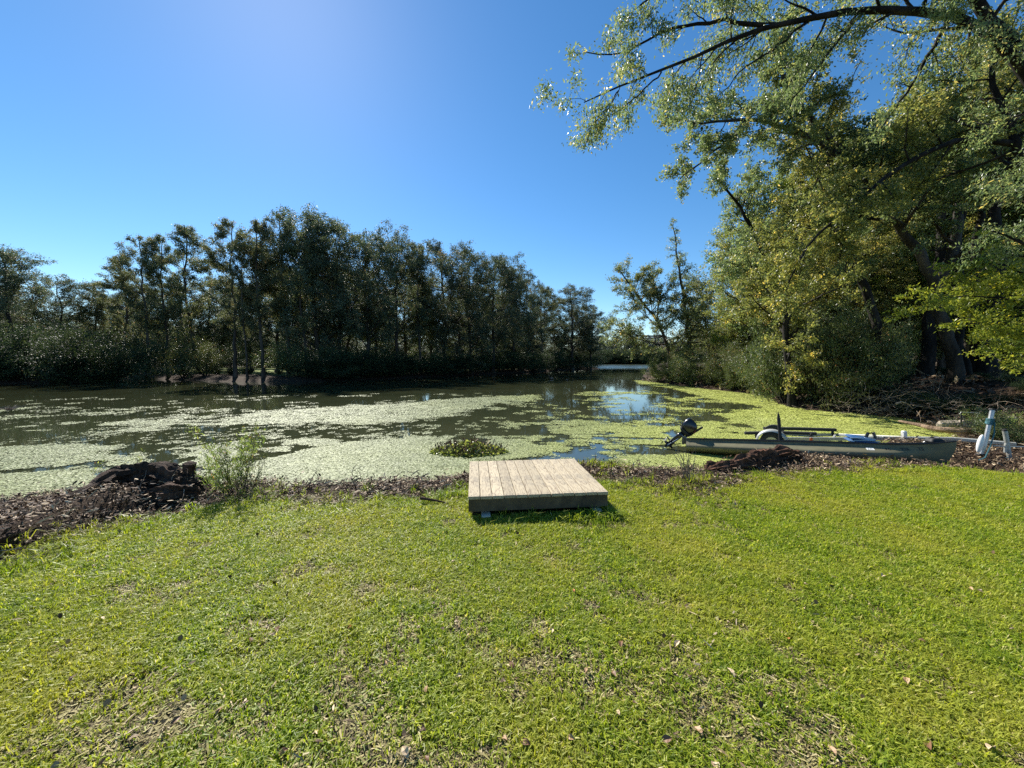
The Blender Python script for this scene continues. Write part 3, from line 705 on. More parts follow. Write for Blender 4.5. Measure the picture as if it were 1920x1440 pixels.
# ------------------------------------------------------------------ far bank on the left: trees one by one
rs = np.random.RandomState(77)
def far_tree(px, top, D, kind, label, group=None, z=None, name='tree', wide=1.0):
    p = W(px, 700, 0); x = (px - CX) / F * (D * math.cos(PITCH)); zz = zt(x, D) if z is None else z
    H = CAMZ + (677 - top) / F * D - zz; s = H / 16.3
    return place_tree(name, far_kinds[kind], (x, D, zz - .1), rs.rand() * 6.28, (s * wide, s * wide, s), label, group=group)
front = [  # px, top row, distance, kind, width, label
    (22, 468, 41, 3, 1.25, 'broad dark tree with forked limbs at the left end of the far bank'),
    (-95, 470, 42, 5, 1.2, 'dense dark tree at the far left edge above the waterside thicket'),
    (118, 520, 46, 4, 1.0, 'round dark tree just left of the low gap in the far skyline'),
    (176, 528, 50, 1, 1.0, 'low thin tree standing in the gap of the far skyline'),
    (228, 478, 47, 0, .95, 'thin tree with wispy crown right of the skyline gap'),
    (283, 450, 42, 1, .85, 'slender waterside tree with bare trunk above the pale bare bank'),
    (312, 446, 43, 2, .85, 'slender tree with grey bare trunk beside its twin on the open bank'),
    (372, 424, 47, 0, 1.0, 'tall thin-crowned tree behind the small round waterside bush'),
    (438, 418, 39.5, 2, .9, 'tall tree whose straight trunk rises from the water edge in front of the sunlit grass'),
    (465, 455, 38.5, 1, .6, 'narrow tree with feet in the water between two taller trunks'),
    (494, 411, 38.5, 0, .85, 'tall straight waterside tree with small high crown before the sunlit lawn'),
    (545, 416, 43, 1, 1.0, 'tall leafy tree where the open bank closes into thick wood'),
    (592, 404, 44, 3, 1.0, 'tallest dense tree of the far bank skyline'),
    (575, 440, 41, 2, .7, 'thin trunked tree in front of the tallest dense tree'),
    (640, 420, 46, 4, 1.0, 'full dark tree right beside the tallest of the far bank'),
    (690, 442, 47, 5, 1.0, 'dense tree under the middle of the far skyline'),
    (745, 446, 50, 6, 1.0, 'rounded dense tree in the long descending row of the far bank'),
    (790, 456, 51, 1, .9, 'lighter thin tree between two dense crowns of the descending row'),
    (832, 455, 56, 3, 1.0, 'dense crown that makes the second bump of the descending skyline'),
    (880, 474, 58, 4, 1.0, 'dark dense tree in the right half of the far bank wood'),
    (925, 482, 62, 5, .95, 'small peaked dense tree before the skyline drops'),
    (962, 505, 68, 6, .95, 'dark tree where the skyline steps down toward the channel'),
    (988, 524, 75, 3, .8, 'low dense tree left of the thin see-through tree near the channel'),
    (1018, 535, 82, 0, 1.3, 'thin see-through tree standing near the right end of the far bank'),
    (1072, 540, 90, 6, 1.35, 'broad rounded tree next to last on the point by the channel'),
    (1108, 572, 97, 5, 1.2, 'last dark tree at the tip of the point beside the channel'),
    (1050, 590, 86, 1, .7, 'small pale tree in the gap before the last rounded trees'),
]
for px, top, D, kd, wd, lab in front:
    far_tree(px, top, D, kd, lab, wide=wd, name='slender_tree' if kd < 3 else 'dense_tree')
g2 = 'trees of the second row on the far bank'
lab2 = 'dark tree of the second row, filling the far bank behind the waterside trees'
for px, top, D in [(-170, 500, 52), (-40, 515, 55), (65, 540, 58), (150, 585, 60), (205, 560, 58), (255, 545, 60), (300, 560, 58), (345, 530, 57), (395, 520, 60), (430, 560, 62),
                   (470, 540, 58), (520, 500, 55), (560, 505, 56), (610, 490, 55), (655, 500, 56), (705, 505, 58), (760, 510, 62), (810, 520, 64), (860, 530, 68), (905, 540, 72), (945, 560, 80), (1000, 585, 92)]:
    far_tree(px, top, D, rs.randint(3, 7), lab2, g2, name='dense_tree', wide=1.15)
g3 = 'low trees deep in the wood of the far bank'
for i, px in enumerate(range(-160, 1060, 42)):
    D = 70 + rs.rand() * 14 + max(0, px - 600) * .05
    far_tree(px + rs.uniform(-15, 15), 610 + rs.uniform(-25, 15), D, rs.randint(3, 7), 'low dark tree deep in the wood of the far bank, seen between trunks', g3, name='dense_tree', wide=1.6)
g4 = 'wood closing the far bank behind'
for i, px in enumerate(range(-260, 1110, 38)):
    D = 108 + rs.rand() * 20
    far_tree(px + rs.uniform(-12, 12), 628 + rs.uniform(-14, 14), D, rs.randint(3, 7), 'dim treetop of the farthest row closing the far bank wood', g4, name='dense_tree', wide=2.3)
for i, px in enumerate(range(-220, 1100, 40)):
    D = 78 + rs.rand() * 12 + max(0, px - 700) * .06; x = (px - CX) / F * D
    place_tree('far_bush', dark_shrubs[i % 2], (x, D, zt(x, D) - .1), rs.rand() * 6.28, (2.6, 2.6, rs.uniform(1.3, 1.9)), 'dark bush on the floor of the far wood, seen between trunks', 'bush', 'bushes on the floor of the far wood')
# thicket and shrubs along the far waterline
def far_shrub(px, base, top, kind, label, group=None, wide=1.0, src=None, name='shrub'):
    p = W(px, base, WZ); D = p[1] + .6; x = (px - CX) / F * D
    z = zt(x, D); H = CAMZ + (677 - top) / F * D - z; s = H / 3.1
    src = src or dark_shrubs
    return place_tree(name, src[kind % len(src)], (x, D, z - .05), rs.rand() * 6.28, (s * wide, s * wide, s), label, 'shrub', group)
thick = 'thicket shrubs on the far waterline'
for i, px in enumerate(list(range(-60, 215, 27))):
    far_shrub(px, 717.5, 640 + rs.uniform(-40, 32), i, 'tall dark shrub of the waterside thicket at the left end of the far bank', thick, 1.15, name='thicket_shrub')
for px, base, top, w_, lab in [(345, 711, 618, .8, 'small round waterside bush between the slender trunks, lighter than the wood'), (385, 712, 640, .9, 'bush right of the small round waterside bush'),
        (560, 714, 640, 1.0, 'dark bush under the trees where the open bank ends')]:
    far_shrub(px, base, top, 0, lab, None, w_, shrubs)
low = 'low shrubs hanging over the far waterline'
for i, px in enumerate(range(600, 1125, 21)):
    b = np.interp(px, [600, 700, 800, 900, 1000, 1060, 1128], [714.5, 710.5, 706.5, 701.5, 697.5, 693.6, 691])
    far_shrub(px, b, b - np.interp(px, [600, 1128], [52, 26]) + rs.uniform(-10, 8), i, 'low dark shrub hanging over the waterline of the wooded point', low, 1.5, name='waterline_shrub')
for i, px in enumerate(range(225, 600, 30)):
    far_shrub(px, 709, 692 + rs.uniform(-6, 2), i, 'knee high scrub on the open part of the far bank', 'low scrub of the open far bank', 1.3, name='scrub')
distant = []
for q in (3, 5, 3, 5):
    m_ = far_kinds[q][1].copy(); m_.materials.clear(); m_.materials.append(M['leaf_distant']); distant.append((far_kinds[q][0], m_))
# far shore across the lake, seen through the channel
for i, px in enumerate(range(1105, 1345, 13)):
    D = 262 + rs.rand() * 25; x = (px - CX) / F * D
    H = CAMZ + (677 - (634 + rs.uniform(-6, 8))) / F * D
    place_tree('distant_tree', distant[i % 2], (x, D, -.2), rs.rand() * 6.28, (H / 16 * 1.5, H / 16 * 1.5, H / 16), 'hazy blue distant tree across the lake, seen through the channel', group='distant trees across the lake')
for i, px in enumerate(range(1108, 1345, 11)):
    D = 254; x = (px - CX) / F * D
    place_tree('distant_shrub', dark_shrubs[i % 2], (x, D, -.3), rs.rand() * 6.28, (4.2, 4.2, 3.2), 'distant shoreline shrub under the trees across the lake', 'shrub', 'distant shrubs across the lake')
# ------------------------------------------------------------------ right bank: trees with their own trunks
def poly(D, *pp): return np.array([P(a, b, D if len(q) == 0 else q[0]) for a, b, *q in pp])
def hero(name, label, D, trunk, r0, wood, leafm, **kw):
    T = poly(D, *trunk); T[0, 2] = zt(T[0, 0], T[0, 1]) - .15; base = T[0].copy()
    ex = [(poly(D, *e) - base, a, b) for e, a, b in kw.pop('extra', [])]
    sk, LV, LT = build_tree(kw.pop('seed'), T - base, r0, extra=ex, **kw)
    wm, lm = finish_tree(name, sk, LV, LT, wood, leafm)
    return place_tree(name, (wm, lm), base, 0, 1.0, label)
B, BP = M['bark'], M['bark_pale']
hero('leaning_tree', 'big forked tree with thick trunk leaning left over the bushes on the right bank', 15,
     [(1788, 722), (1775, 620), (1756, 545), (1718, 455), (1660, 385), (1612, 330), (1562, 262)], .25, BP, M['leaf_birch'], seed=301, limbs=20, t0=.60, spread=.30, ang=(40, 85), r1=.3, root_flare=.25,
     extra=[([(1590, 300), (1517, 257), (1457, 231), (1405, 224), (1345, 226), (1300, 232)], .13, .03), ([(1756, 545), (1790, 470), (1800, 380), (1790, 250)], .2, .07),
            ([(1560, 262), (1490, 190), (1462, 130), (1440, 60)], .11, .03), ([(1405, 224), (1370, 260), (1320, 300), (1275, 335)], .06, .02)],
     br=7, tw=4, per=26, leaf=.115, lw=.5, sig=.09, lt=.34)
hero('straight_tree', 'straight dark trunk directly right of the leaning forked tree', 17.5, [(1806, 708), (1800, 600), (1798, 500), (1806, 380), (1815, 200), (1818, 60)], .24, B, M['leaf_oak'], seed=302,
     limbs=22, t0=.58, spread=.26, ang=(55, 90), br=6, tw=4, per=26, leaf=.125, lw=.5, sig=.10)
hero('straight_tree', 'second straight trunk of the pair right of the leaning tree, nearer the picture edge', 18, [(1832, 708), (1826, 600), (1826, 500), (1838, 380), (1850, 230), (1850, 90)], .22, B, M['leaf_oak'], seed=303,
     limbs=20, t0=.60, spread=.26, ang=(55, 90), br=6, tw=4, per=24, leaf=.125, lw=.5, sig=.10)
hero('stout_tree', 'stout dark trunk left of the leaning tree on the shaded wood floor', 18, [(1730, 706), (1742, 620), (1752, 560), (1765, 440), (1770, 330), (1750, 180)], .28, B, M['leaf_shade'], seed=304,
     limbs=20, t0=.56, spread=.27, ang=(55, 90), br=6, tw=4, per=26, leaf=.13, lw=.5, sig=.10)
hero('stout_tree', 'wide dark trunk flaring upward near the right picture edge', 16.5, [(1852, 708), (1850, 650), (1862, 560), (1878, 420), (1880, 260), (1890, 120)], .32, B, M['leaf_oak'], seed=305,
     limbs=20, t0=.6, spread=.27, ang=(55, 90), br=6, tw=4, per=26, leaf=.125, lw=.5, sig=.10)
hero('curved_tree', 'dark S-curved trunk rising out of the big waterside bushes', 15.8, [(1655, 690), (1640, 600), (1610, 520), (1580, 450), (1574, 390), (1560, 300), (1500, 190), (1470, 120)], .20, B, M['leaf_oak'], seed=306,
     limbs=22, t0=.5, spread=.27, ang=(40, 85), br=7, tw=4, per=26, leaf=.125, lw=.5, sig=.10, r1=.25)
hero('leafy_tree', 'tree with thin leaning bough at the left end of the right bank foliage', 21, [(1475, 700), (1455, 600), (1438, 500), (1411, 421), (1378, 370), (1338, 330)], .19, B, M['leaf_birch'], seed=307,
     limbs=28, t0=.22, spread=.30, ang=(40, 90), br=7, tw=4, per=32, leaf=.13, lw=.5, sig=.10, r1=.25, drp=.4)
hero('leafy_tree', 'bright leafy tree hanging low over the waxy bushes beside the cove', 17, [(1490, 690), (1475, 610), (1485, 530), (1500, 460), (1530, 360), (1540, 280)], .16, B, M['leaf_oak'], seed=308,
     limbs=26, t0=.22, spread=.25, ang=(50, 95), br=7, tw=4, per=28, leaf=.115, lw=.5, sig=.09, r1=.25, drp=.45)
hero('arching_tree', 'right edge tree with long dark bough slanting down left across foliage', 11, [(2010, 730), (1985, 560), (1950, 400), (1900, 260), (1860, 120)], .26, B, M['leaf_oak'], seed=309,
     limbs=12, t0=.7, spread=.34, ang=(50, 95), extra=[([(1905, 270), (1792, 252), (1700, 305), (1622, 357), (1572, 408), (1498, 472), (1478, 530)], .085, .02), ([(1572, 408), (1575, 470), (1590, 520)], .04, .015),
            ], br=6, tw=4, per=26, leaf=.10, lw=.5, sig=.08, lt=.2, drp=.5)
# the tree overhead, its trunk outside the picture on the right
sk, LV, LT = None, None, None
hero('overhanging_tree', 'near tree whose long dark bough arches across the sky at the top right', 7.5, [(2080, 900), (2070, 600), (2030, 380), (1985, 220), (1900, 70)], .18, B, M['leaf_birch'], seed=310,
     limbs=10, t0=.45, spread=.28, ang=(50, 95),
     extra=[([(1985, 220), (1900, 78), (1850, 42), (1790, 17), (1700, 16), (1620, 19), (1530, 28), (1450, 43), (1380, 72), (1300, 102), (1220, 143), (1160, 170), (1095, 192)], .10, .010),
            ([(1430, 47), (1360, 38), (1300, 42), (1250, 55), (1215, 72), (1180, 95), (1135, 108), (1100, 98)], .04, .008),
            ([(1160, 170), (1135, 205), (1110, 235), (1095, 275)], .014, .005), ([(1240, 135), (1180, 190), (1150, 215), (1130, 225)], .016, .005),
            ([(1900, 78), (1760, -70), (1600, -150), (1420, -140), (1290, -60), (1200, 10)], .1, .015), ([(1620, 19), (1560, 90), (1500, 170), (1480, 200)], .035, .008),
            ([(1790, 17), (1740, 110), (1690, 190), (1640, 250)], .045, .008), ([(1530, 28), (1440, 100), (1390, 130), (1340, 190)], .03, .006)],
     br=6, tw=5, per=17, leaf=.074, lw=.36, sig=.075, lt=.15, drp=.75, brl=.6)
# low bright sprays at the right edge
hero('low_sapling', 'young right edge tree with flat layers of bright yellow-green leaves before dark trunks', 9.5, [(2000, 740), (1990, 640), (1975, 540), (1960, 470)], .06, B, M['leaf_yellow'], seed=311,
     limbs=16, t0=.3, spread=.6, ang=(70, 95), extra=[([(1985, 590), (1900, 560), (1820, 555), (1750, 560), (1715, 575)], .03, .008), ([(1975, 540), (1900, 500), (1830, 490), (1770, 505)], .03, .008),
     ([(1985, 640), (1920, 610), (1860, 600), (1810, 610)], .025, .008)], br=6, tw=4, per=13, leaf=.10, lw=.45, sig=.07, lt=.3, drp=.3, flat=.75, bup=0, up=0)
# tall spire tree and its neighbour on the point beyond the cove
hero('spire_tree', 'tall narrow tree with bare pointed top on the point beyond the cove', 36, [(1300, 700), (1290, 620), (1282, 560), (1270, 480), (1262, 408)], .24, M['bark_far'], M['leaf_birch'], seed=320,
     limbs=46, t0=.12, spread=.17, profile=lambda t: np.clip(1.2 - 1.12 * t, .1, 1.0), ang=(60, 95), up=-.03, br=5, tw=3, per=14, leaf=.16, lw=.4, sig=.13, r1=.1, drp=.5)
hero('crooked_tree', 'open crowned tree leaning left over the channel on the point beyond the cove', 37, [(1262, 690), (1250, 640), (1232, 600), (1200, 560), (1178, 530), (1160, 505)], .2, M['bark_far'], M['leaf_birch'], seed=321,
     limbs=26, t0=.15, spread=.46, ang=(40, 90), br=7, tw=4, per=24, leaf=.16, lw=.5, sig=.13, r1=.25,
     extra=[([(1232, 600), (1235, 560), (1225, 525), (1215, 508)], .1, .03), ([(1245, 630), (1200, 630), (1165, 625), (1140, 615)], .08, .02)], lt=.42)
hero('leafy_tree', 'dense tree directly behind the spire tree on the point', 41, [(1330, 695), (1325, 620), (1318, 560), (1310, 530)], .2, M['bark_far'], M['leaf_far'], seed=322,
     limbs=24, t0=.1, spread=.40, ang=(45, 85), br=7, tw=4, per=22, leaf=.19, lw=.5, sig=.24)
# background wood on the right bank
rs = np.random.RandomState(99)
def back_tree(px, top, D, kind, label, group, wide=1.0, mesh=None):
    x = (px - CX) / F * D; z = zt(x, D); H = CAMZ + (677 - top) / F * D - z; s = H / 16.3
    place_tree('wood_tree', (mesh or far_kinds)[kind], (x, D, z - .1), rs.rand() * 6.28, (s * wide, s * wide, s), label, group=group)
lit = []  # crown copies in brighter leaves, sunlit look put into the colour
for q in range(3, 7):
    m_ = far_kinds[q][1].copy(); m_.materials.clear(); m_.materials.append(M['leaf_yellow' if q == 4 else 'leaf_oak']); lit.append((far_kinds[q][0], m_))
lit = [None] * 3 + lit
gb = 'trees of the wood behind the right bank'; lb = 'light-toned tree of the wood behind the trunks of the right bank'
for px, top, D in [(1370, 560, 33), (1400, 470, 30), (1440, 400, 28), (1500, 330, 27), (1560, 280, 26), (1620, 250, 25), (1690, 230, 26), (1760, 220, 25), (1830, 210, 26), (1900, 200, 25), (1990, 190, 24),
                   (1540, 420, 34), (1640, 400, 35), (1720, 400, 34), (1800, 390, 36), (1880, 380, 34), (1960, 380, 33), (1470, 500, 38), (1600, 430, 21.5), (1655, 420, 22.5), (1705, 440, 23), (1765, 460, 24), (1835, 470, 24), (1905, 455, 23)]:
    back_tree(px, top, D, rs.randint(3, 7), lb, gb, 1.15, lit)
gl = 'low trees deep in the right wood'
for i, px in enumerate(range(1360, 2080, 36)):
    back_tree(px, 585 + rs.uniform(-25, 20), 42 + rs.rand() * 10, rs.randint(3, 7), 'low tree deep in the wood of the right bank, seen between the trunks', gl, 1.7, lit)
# waxy bushes along the cove
def bush(px, base, top, kind, label, wide=1.0, src=None, group=None, z0=WZ, dd=.9, name='bush'):
    D = W(px, base, z0)[1] + dd; x = (px - CX) / F * D; z = zt(x, D); H = CAMZ + (677 - top) / F * D - z; s = H / 3.1
    place_tree(name, (src or shrubs)[kind], (x, D, z - .08), rs.rand() * 6.28, (s * wide, s * wide, s), label, 'bush', group)
for i, (px, base, top, wd, lab) in enumerate([
        (1238, 718, 668, .8, 'low bush at the very tip of the cove point, beside the channel'), (1262, 722, 660, .8, 'rounded waxy bush second from the tip of the point'),
        (1298, 726, 652, .8, 'olive waxy bush under the spire tree'), (1340, 730, 648, .8, 'waxy bush in the middle of the row along the cove'),
        (1378, 736, 655, .85, 'waxy bush just left of the dark nook in the bank'), (1412, 738, 662, .8, 'bush at the dark nook where the duckweed ends'),
        (1480, 762, 600, .75, 'big waxy bush bulging out over the duckweed, left front of the large clump'), (1530, 770, 580, .75, 'tall waxy bush in the middle of the large clump'),
        (1590, 772, 585, .75, 'large dark waxy bush over the waterline in front of the curved trunk'), (1645, 773, 610, .7, 'waxy bush at the right end of the large clump'),
        (1455, 748, 620, .7, 'upright olive bush behind the left front of the large clump')]):
    bush(px, base, top, i % 3, lab, wd)
for i, (px, base, top, lab) in enumerate([(1690, 772, 690, 'low leafy bush with pale leaves on the bank right of the large clump'), (1620, 760, 640, 'dim bush at the foot of the curved trunk'),
        (1560, 755, 600, 'dim bush filling the hollow behind the large clump')]):
    bush(px, base, top, i % 2, lab, 1.0, dark_shrubs)
gu = 'undergrowth bushes on the floor of the right wood'
for i, (px, D, top) in enumerate([(1740, 13.5, 735), (1800, 13, 738), (1850, 12.5, 742), (1900, 14, 728), (1950, 12, 740), (1700, 20, 690), (1770, 22, 690), (1870, 21, 692), (1930, 20, 690), (1780, 27, 672), (1850, 29, 672), (1700, 28, 665), (1640, 26, 655), (1910, 28, 668), (1990, 24, 660)]):
    x = (px - CX) / F * D; z = zt(x, D); H = max(.5, CAMZ + (677 - top) / F * D - z); s = H / 3.1
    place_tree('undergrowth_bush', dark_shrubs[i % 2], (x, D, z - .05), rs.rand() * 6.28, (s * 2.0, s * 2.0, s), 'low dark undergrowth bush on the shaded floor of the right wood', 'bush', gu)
# ------------------------------------------------------------------ wooden platform
k = NT('weathered_deck_wood'); co = k.coord('Object', (11, 1.1, 11)); oi = k.n('ShaderNodeObjectInfo').outputs['Random']
ofs = k.n('ShaderNodeVectorMath', operation='ADD'); k.put(ofs.inputs[0], co); cmb = k.n('ShaderNodeCombineXYZ'); k.put(cmb.inputs[0], k.math('MULTIPLY', oi, 37)); k.put(cmb.inputs[1], k.math('MULTIPLY', oi, 91)); k.put(ofs.inputs[1], cmb.outputs[0])
wvn = k.noise(1.3, 3, .5, ofs.outputs[0], .4); rings = k.math('FRACT', k.math('MULTIPLY', wvn, 9)); rings = k.math('ABSOLUTE', k.math('SUBTRACT', rings, .5))
fine = k.noise(14, 4, .7, ofs.outputs[0])
c = k.mix(k.mr(rings, 0, .22), (.19, .135, .085), (.42, .34, .215)); c = k.mix(k.mr(fine, .45, .7, 0, .55), c, (.50, .44, .31))
c = k.mix(k.mr(k.noise(1.2, 6, .8, k.coord('Object', (2, 2, 2))), .5, .68, 0, .7), c, (.20, .17, .13))
vor = k.n('ShaderNodeTexVoronoi'); k.put(vor.inputs['Vector'], ofs.outputs[0]); vor.inputs['Scale'].default_value = .55
c = k.mix(k.mr(vor.outputs['Distance'], .05, .10, 1, 0), c, (.12, .07, .035))
hs = k.n('ShaderNodeHueSaturation'); k.put(hs.inputs['Color'], c); k.put(hs.inputs['Value'], k.mr(oi, 0, 1, .82, 1.12)); hs.inputs['Saturation'].default_value = .9
M['deck'] = k.done(k.pbr(hs.outputs[0], .75, 0, .25, k.bump(k.math('ADD', rings, fine), .4, .003)))
M['joist'] = plain_mat('joist_wood', (.095, .075, .048), .85, 0, .35, 7, .2, .3, dirt=(.05, .04, .03))
M['screw'] = plain_mat('screw', (.03, .025, .02), .6)
M['pale_wood'] = plain_mat('pale_wood', (.55, .5, .4), .8)
pr = math.radians(5.9); PW, PD = 1.635, 1.48
plat = thing('wooden_platform', 'low square platform of weathered pale deck boards at the lawn edge by the water', 'platform', (-.495, 4.13, 0), (0, 0, pr))
rs = np.random.RandomState(3); bw = PW / 12
for q in range(12):
    mb = MB(); x0 = bw * (q + .5)
    mb.box((0, 0, 0), (bw - .006, PD + .02 + rs.uniform(-.004, .008), .036), bev=.004)
    b = mb.build('deck_board', M['deck'], plat, loc=(x0, PD / 2, .255 + rs.uniform(-.0015, .0015)), rot=(0, 0, rs.uniform(-.002, .002)))
    sb = MB()
    for yy in (.03, PD * .35, PD * .67, PD - .03):
        for xx in (-.035, .035): sb.tube([(xx + rs.normal() * .004, yy - PD / 2, .0155), (xx, yy - PD / 2, .0188)], .006, 6)
    sb.build('screw_heads', M['screw'], b)
for nm, c_, s_ in (('front_joist', (PW / 2, .024, .163), (PW - .01, .038, .142)), ('rear_joist', (PW / 2, PD - .024, .163), (PW - .01, .038, .142)),
                   ('side_joist', (.024, PD / 2, .163), (.038, PD - .09, .14)), ('side_joist', (PW - .024, PD / 2, .163), (.038, PD - .09, .14)),
                   ('inner_joist', (PW * .36, PD / 2, .163), (.038, PD - .09, .138)), ('inner_joist', (PW * .68, PD / 2, .163), (.038, PD - .09, .138))):
    MB().box((0, 0, 0), s_, bev=.003).build(nm, M['joist'], plat, loc=c_)
for xx, yy, zz in ((.20, .10, .055), (PW - .13, .12, .06), (.15, PD - .2, .05), (PW - .2, PD - .2, .05)):
    MB().box((0, 0, 0), (.10, .30, .02), bev=.003).build('support_block', M['pale_wood'], plat, loc=(xx, yy, zz - .005))
    MB().box((0, 0, 0), (.09, .20, .07), bev=.004).build('support_block', M['joist'], plat, loc=(xx, yy + .02, zz - .052))

# ------------------------------------------------------------------ canoe
M['hull'] = plain_mat('hull_olive', (.155, .145, .09), .6, 0, .15, 5, .12, dirt=(.12, .115, .085))
M['hull_in'] = plain_mat('hull_inside', (.09, .095, .07), .6)
M['gunwale'] = plain_mat('gunwale_black', (.018, .019, .018), .45)
M['alu'] = plain_mat('dull_aluminium', (.45, .45, .44), .4, .8, .15)
M['galv'] = plain_mat('galvanised', (.40, .41, .38), .5, .35, .2, 8, dirt=(.33, .32, .27))
M['white'] = plain_mat('white_plastic', (.78, .78, .74), .45, 0, .06, 6, dirt=(.6, .59, .52))
M['blackgloss'] = plain_mat('black_gloss', (.012, .013, .017), .22, 0, .2, 6, .6)
M['black'] = plain_mat('black_rubber', (.02, .02, .02), .75)
M['carpet'] = plain_mat('bunk_carpet', (.02, .022, .022), .95, 0, .3, 40)
M['blue'] = plain_mat('blue_vinyl', (.035, .10, .24), .4); M['ltblue'] = plain_mat('light_blue_vinyl', (.30, .40, .44), .4)
M['red'] = plain_mat('faded_red', (.55, .10, .07), .5); M['amber'] = plain_mat('amber_lens', (.6, .13, .03), .3)
M['teal'] = plain_mat('teal_rope', (.04, .14, .16), .8); M['dark_alu'] = plain_mat('dark_metal', (.10, .10, .12), .4, .6)
S0 = P(1287, 826, 8.70); B0 = P(1797, 828, 6.75)
cd = B0 - S0; CL = float(np.hypot(cd[0], cd[1])); ca = math.atan2(cd[1], cd[0])
canoe = thing('canoe', 'long olive green square-stern canoe pulled onto the bank, its bow on the grass and its stern on the duckweed', 'canoe', (S0[0], S0[1], .03), (math.radians(-9), 0, ca))
canoe['label'] = 'long olive green square-stern canoe with bow on the bank and stern afloat'
def can_gun(u):    # height of the gunwale, from the picture
    return float(np.interp(u, [0, .3, .6, .8, .9, 1.0], [-.055, .035, .115, .165, .215, .30]))
def can_bot(u): return float(np.interp(u, [0, .4, .8, 1], [-.37, -.30, -.20, -.13]))
def can_w(u): return .33 * math.sqrt(max(0, 1 - (1 - min(u, .42) / .42) ** 2)) * .0 + (.30 + .17 * math.sin(min(u / .5, 1) * math.pi / 2)) * (1 - max(0, (u - .5) / .5) ** 2.4) if u < 1 else 0.0
GW = .66
prof = [(1.0, .66), (.93, .665), (.84, .70), (.71, .88), (.60, 1.06), (.50, 1.13), (.36, 1.1), (.2, .9), (.08, .6), (0, 0)]
NU = 30; us = np.linspace(0, 1, NU)
def hull_pt(u, v, wv, side, off=0.0):
    g, b, w_ = can_gun(u), can_bot(u), can_w(u)
    x = u * CL; fl = 1 - sstep(.72, 1.0, u) * .0
    wv = wv * (1 - sstep(.75, 1, u)) + (v ** .5 if v > 0 else 0) * sstep(.75, 1, u)
    x += (u > .9) * (-(1 - v) ** 2 * .16 * (u - .9) / .1)
    return [x, side * max(0, w_ * wv - off), b + (g - b) * v + (off if v == 0 else 0)]
V, Fs = [], []
npf = len(prof); ring = 2 * npf - 1
for inner in (0, 1):
    for u in us:
        V += [hull_pt(u, v, wv, -1, .012 * inner) for v, wv in prof] + [hull_pt(u, v, wv, 1, .012 * inner) for v, wv in prof[-2::-1]]
for inner in (0, 1):
    o0 = inner * NU * ring
    for i in range(NU - 1):
        for j in range(ring - 1):
            q = [o0 + i * ring + j, o0 + i * ring + j + 1, o0 + (i + 1) * ring + j + 1, o0 + (i + 1) * ring + j]
            Fs.append(q[::-1] if inner == 0 else q)
mb = MB(); mb.add(V[:NU * ring], [f for f in Fs if max(f) < NU * ring]); mb.build('hull', M['hull'], canoe, smooth=True)
mb = MB(); mb.add(V[NU * ring:], [[i - NU * ring for i in f] for f in Fs if min(f) >= NU * ring]); mb.build('inner_hull', M['hull_in'], canoe, smooth=True)
for sd in (-1, 1):
    g = [hull_pt(u, 1.0, GW, sd) for u in np.linspace(0, .995, 26)]
    MB().tube(np.array(g) + np.array([0, sd * .004, .004]), .013, 6).build('gunwale', M['gunwale'], canoe)
tr = [hull_pt(0, v, wv, -1) for v, wv in prof] + [hull_pt(0, v, wv, 1) for v, wv in prof[-2::-1]]
mb = MB(); n = len(tr); tv = np.array(tr) + np.array([-.004, 0, 0]); mb.add(np.concatenate([tv, tv + np.array([.035, 0, 0])]), [list(range(n)), list(range(n, 2 * n))[::-1]] + [[j, (j + 1) % n, n + (j + 1) % n, n + j][::-1] for j in range(n)])
mb.build('transom', M['dark_alu'], canoe)
for u in (.16, .42, .70):
    w_ = can_w(u) * GW
    MB().box((u * CL, 0, can_gun(u) - .035), (.06 if u == .42 else .24, 2 * w_ - .03, .022), bev=.004).build('seat', M['hull_in'], canoe)
dk = [hull_pt(u, 1.0, GW, sd) for u in (.86, .90, .94, .98) for sd in (-1, 1)]
mb = MB(); mb.add(np.array(dk) + np.array([0, 0, -.004]), [[2 * i, 2 * i + 2, 2 * i + 3, 2 * i + 1][::-1] for i in range(3)]); mb.build('bow_deck', M['gunwale'], canoe)
# registration plate and lettering on the near side of the bow
def on_hull(u, v, out=.004):
    w0 = float(np.interp(v, [q[0] for q in prof[::-1]], [q[1] for q in prof[::-1]])); p = np.array(hull_pt(u, v, w0, -1)); p[1] -= out; return p
def hull_frame(u, v):
    a = on_hull(u + .02, v) - on_hull(u - .02, v); b = on_hull(u, v + .06) - on_hull(u, v - .06); a = nrm(a); b = nrm(b - (b @ a) * a); n = np.cross(a, b)
    return Matrix((a, b, n)).transposed().to_euler()
def flat_text(name, body, size, mat, parent, loc, rot, extrude=.0006):
    c = bpy.data.curves.new(name, 'FONT'); c.body = body; c.size = size; c.extrude = extrude; c.materials.append(mat); c.align_x = 'CENTER'; c.align_y = 'CENTER'
    tmp = bpy.data.objects.new('lettering', c); COL.objects.link(tmp); bpy.context.view_layer.update()
    me = bpy.data.meshes.new_from_object(tmp.evaluated_get(bpy.context.evaluated_depsgraph_get())); bpy.data.objects.remove(tmp)
    return link(name, me, parent, tuple(loc), rot)
MB().box((0, 0, 0), (.115, .075, .003)).build('registration_sticker', M['white'], canoe, loc=on_hull(.705, .74, .004), rot=hull_frame(.705, .74))
flat_text('sticker_lettering', 'JUL', .055, M['black'], canoe, on_hull(.705, .74, .007), hull_frame(.705, .74))
M['letter'] = plain_mat('faded_black_letters', (.012, .014, .02), .6)
for u, body in ((.765, 'AL'), (.822, '926'), (.875, 'TS')):
    flat_text('registration_letters', body, .085, M['letter'], canoe, on_hull(u, .76, .006), hull_frame(u, .76))
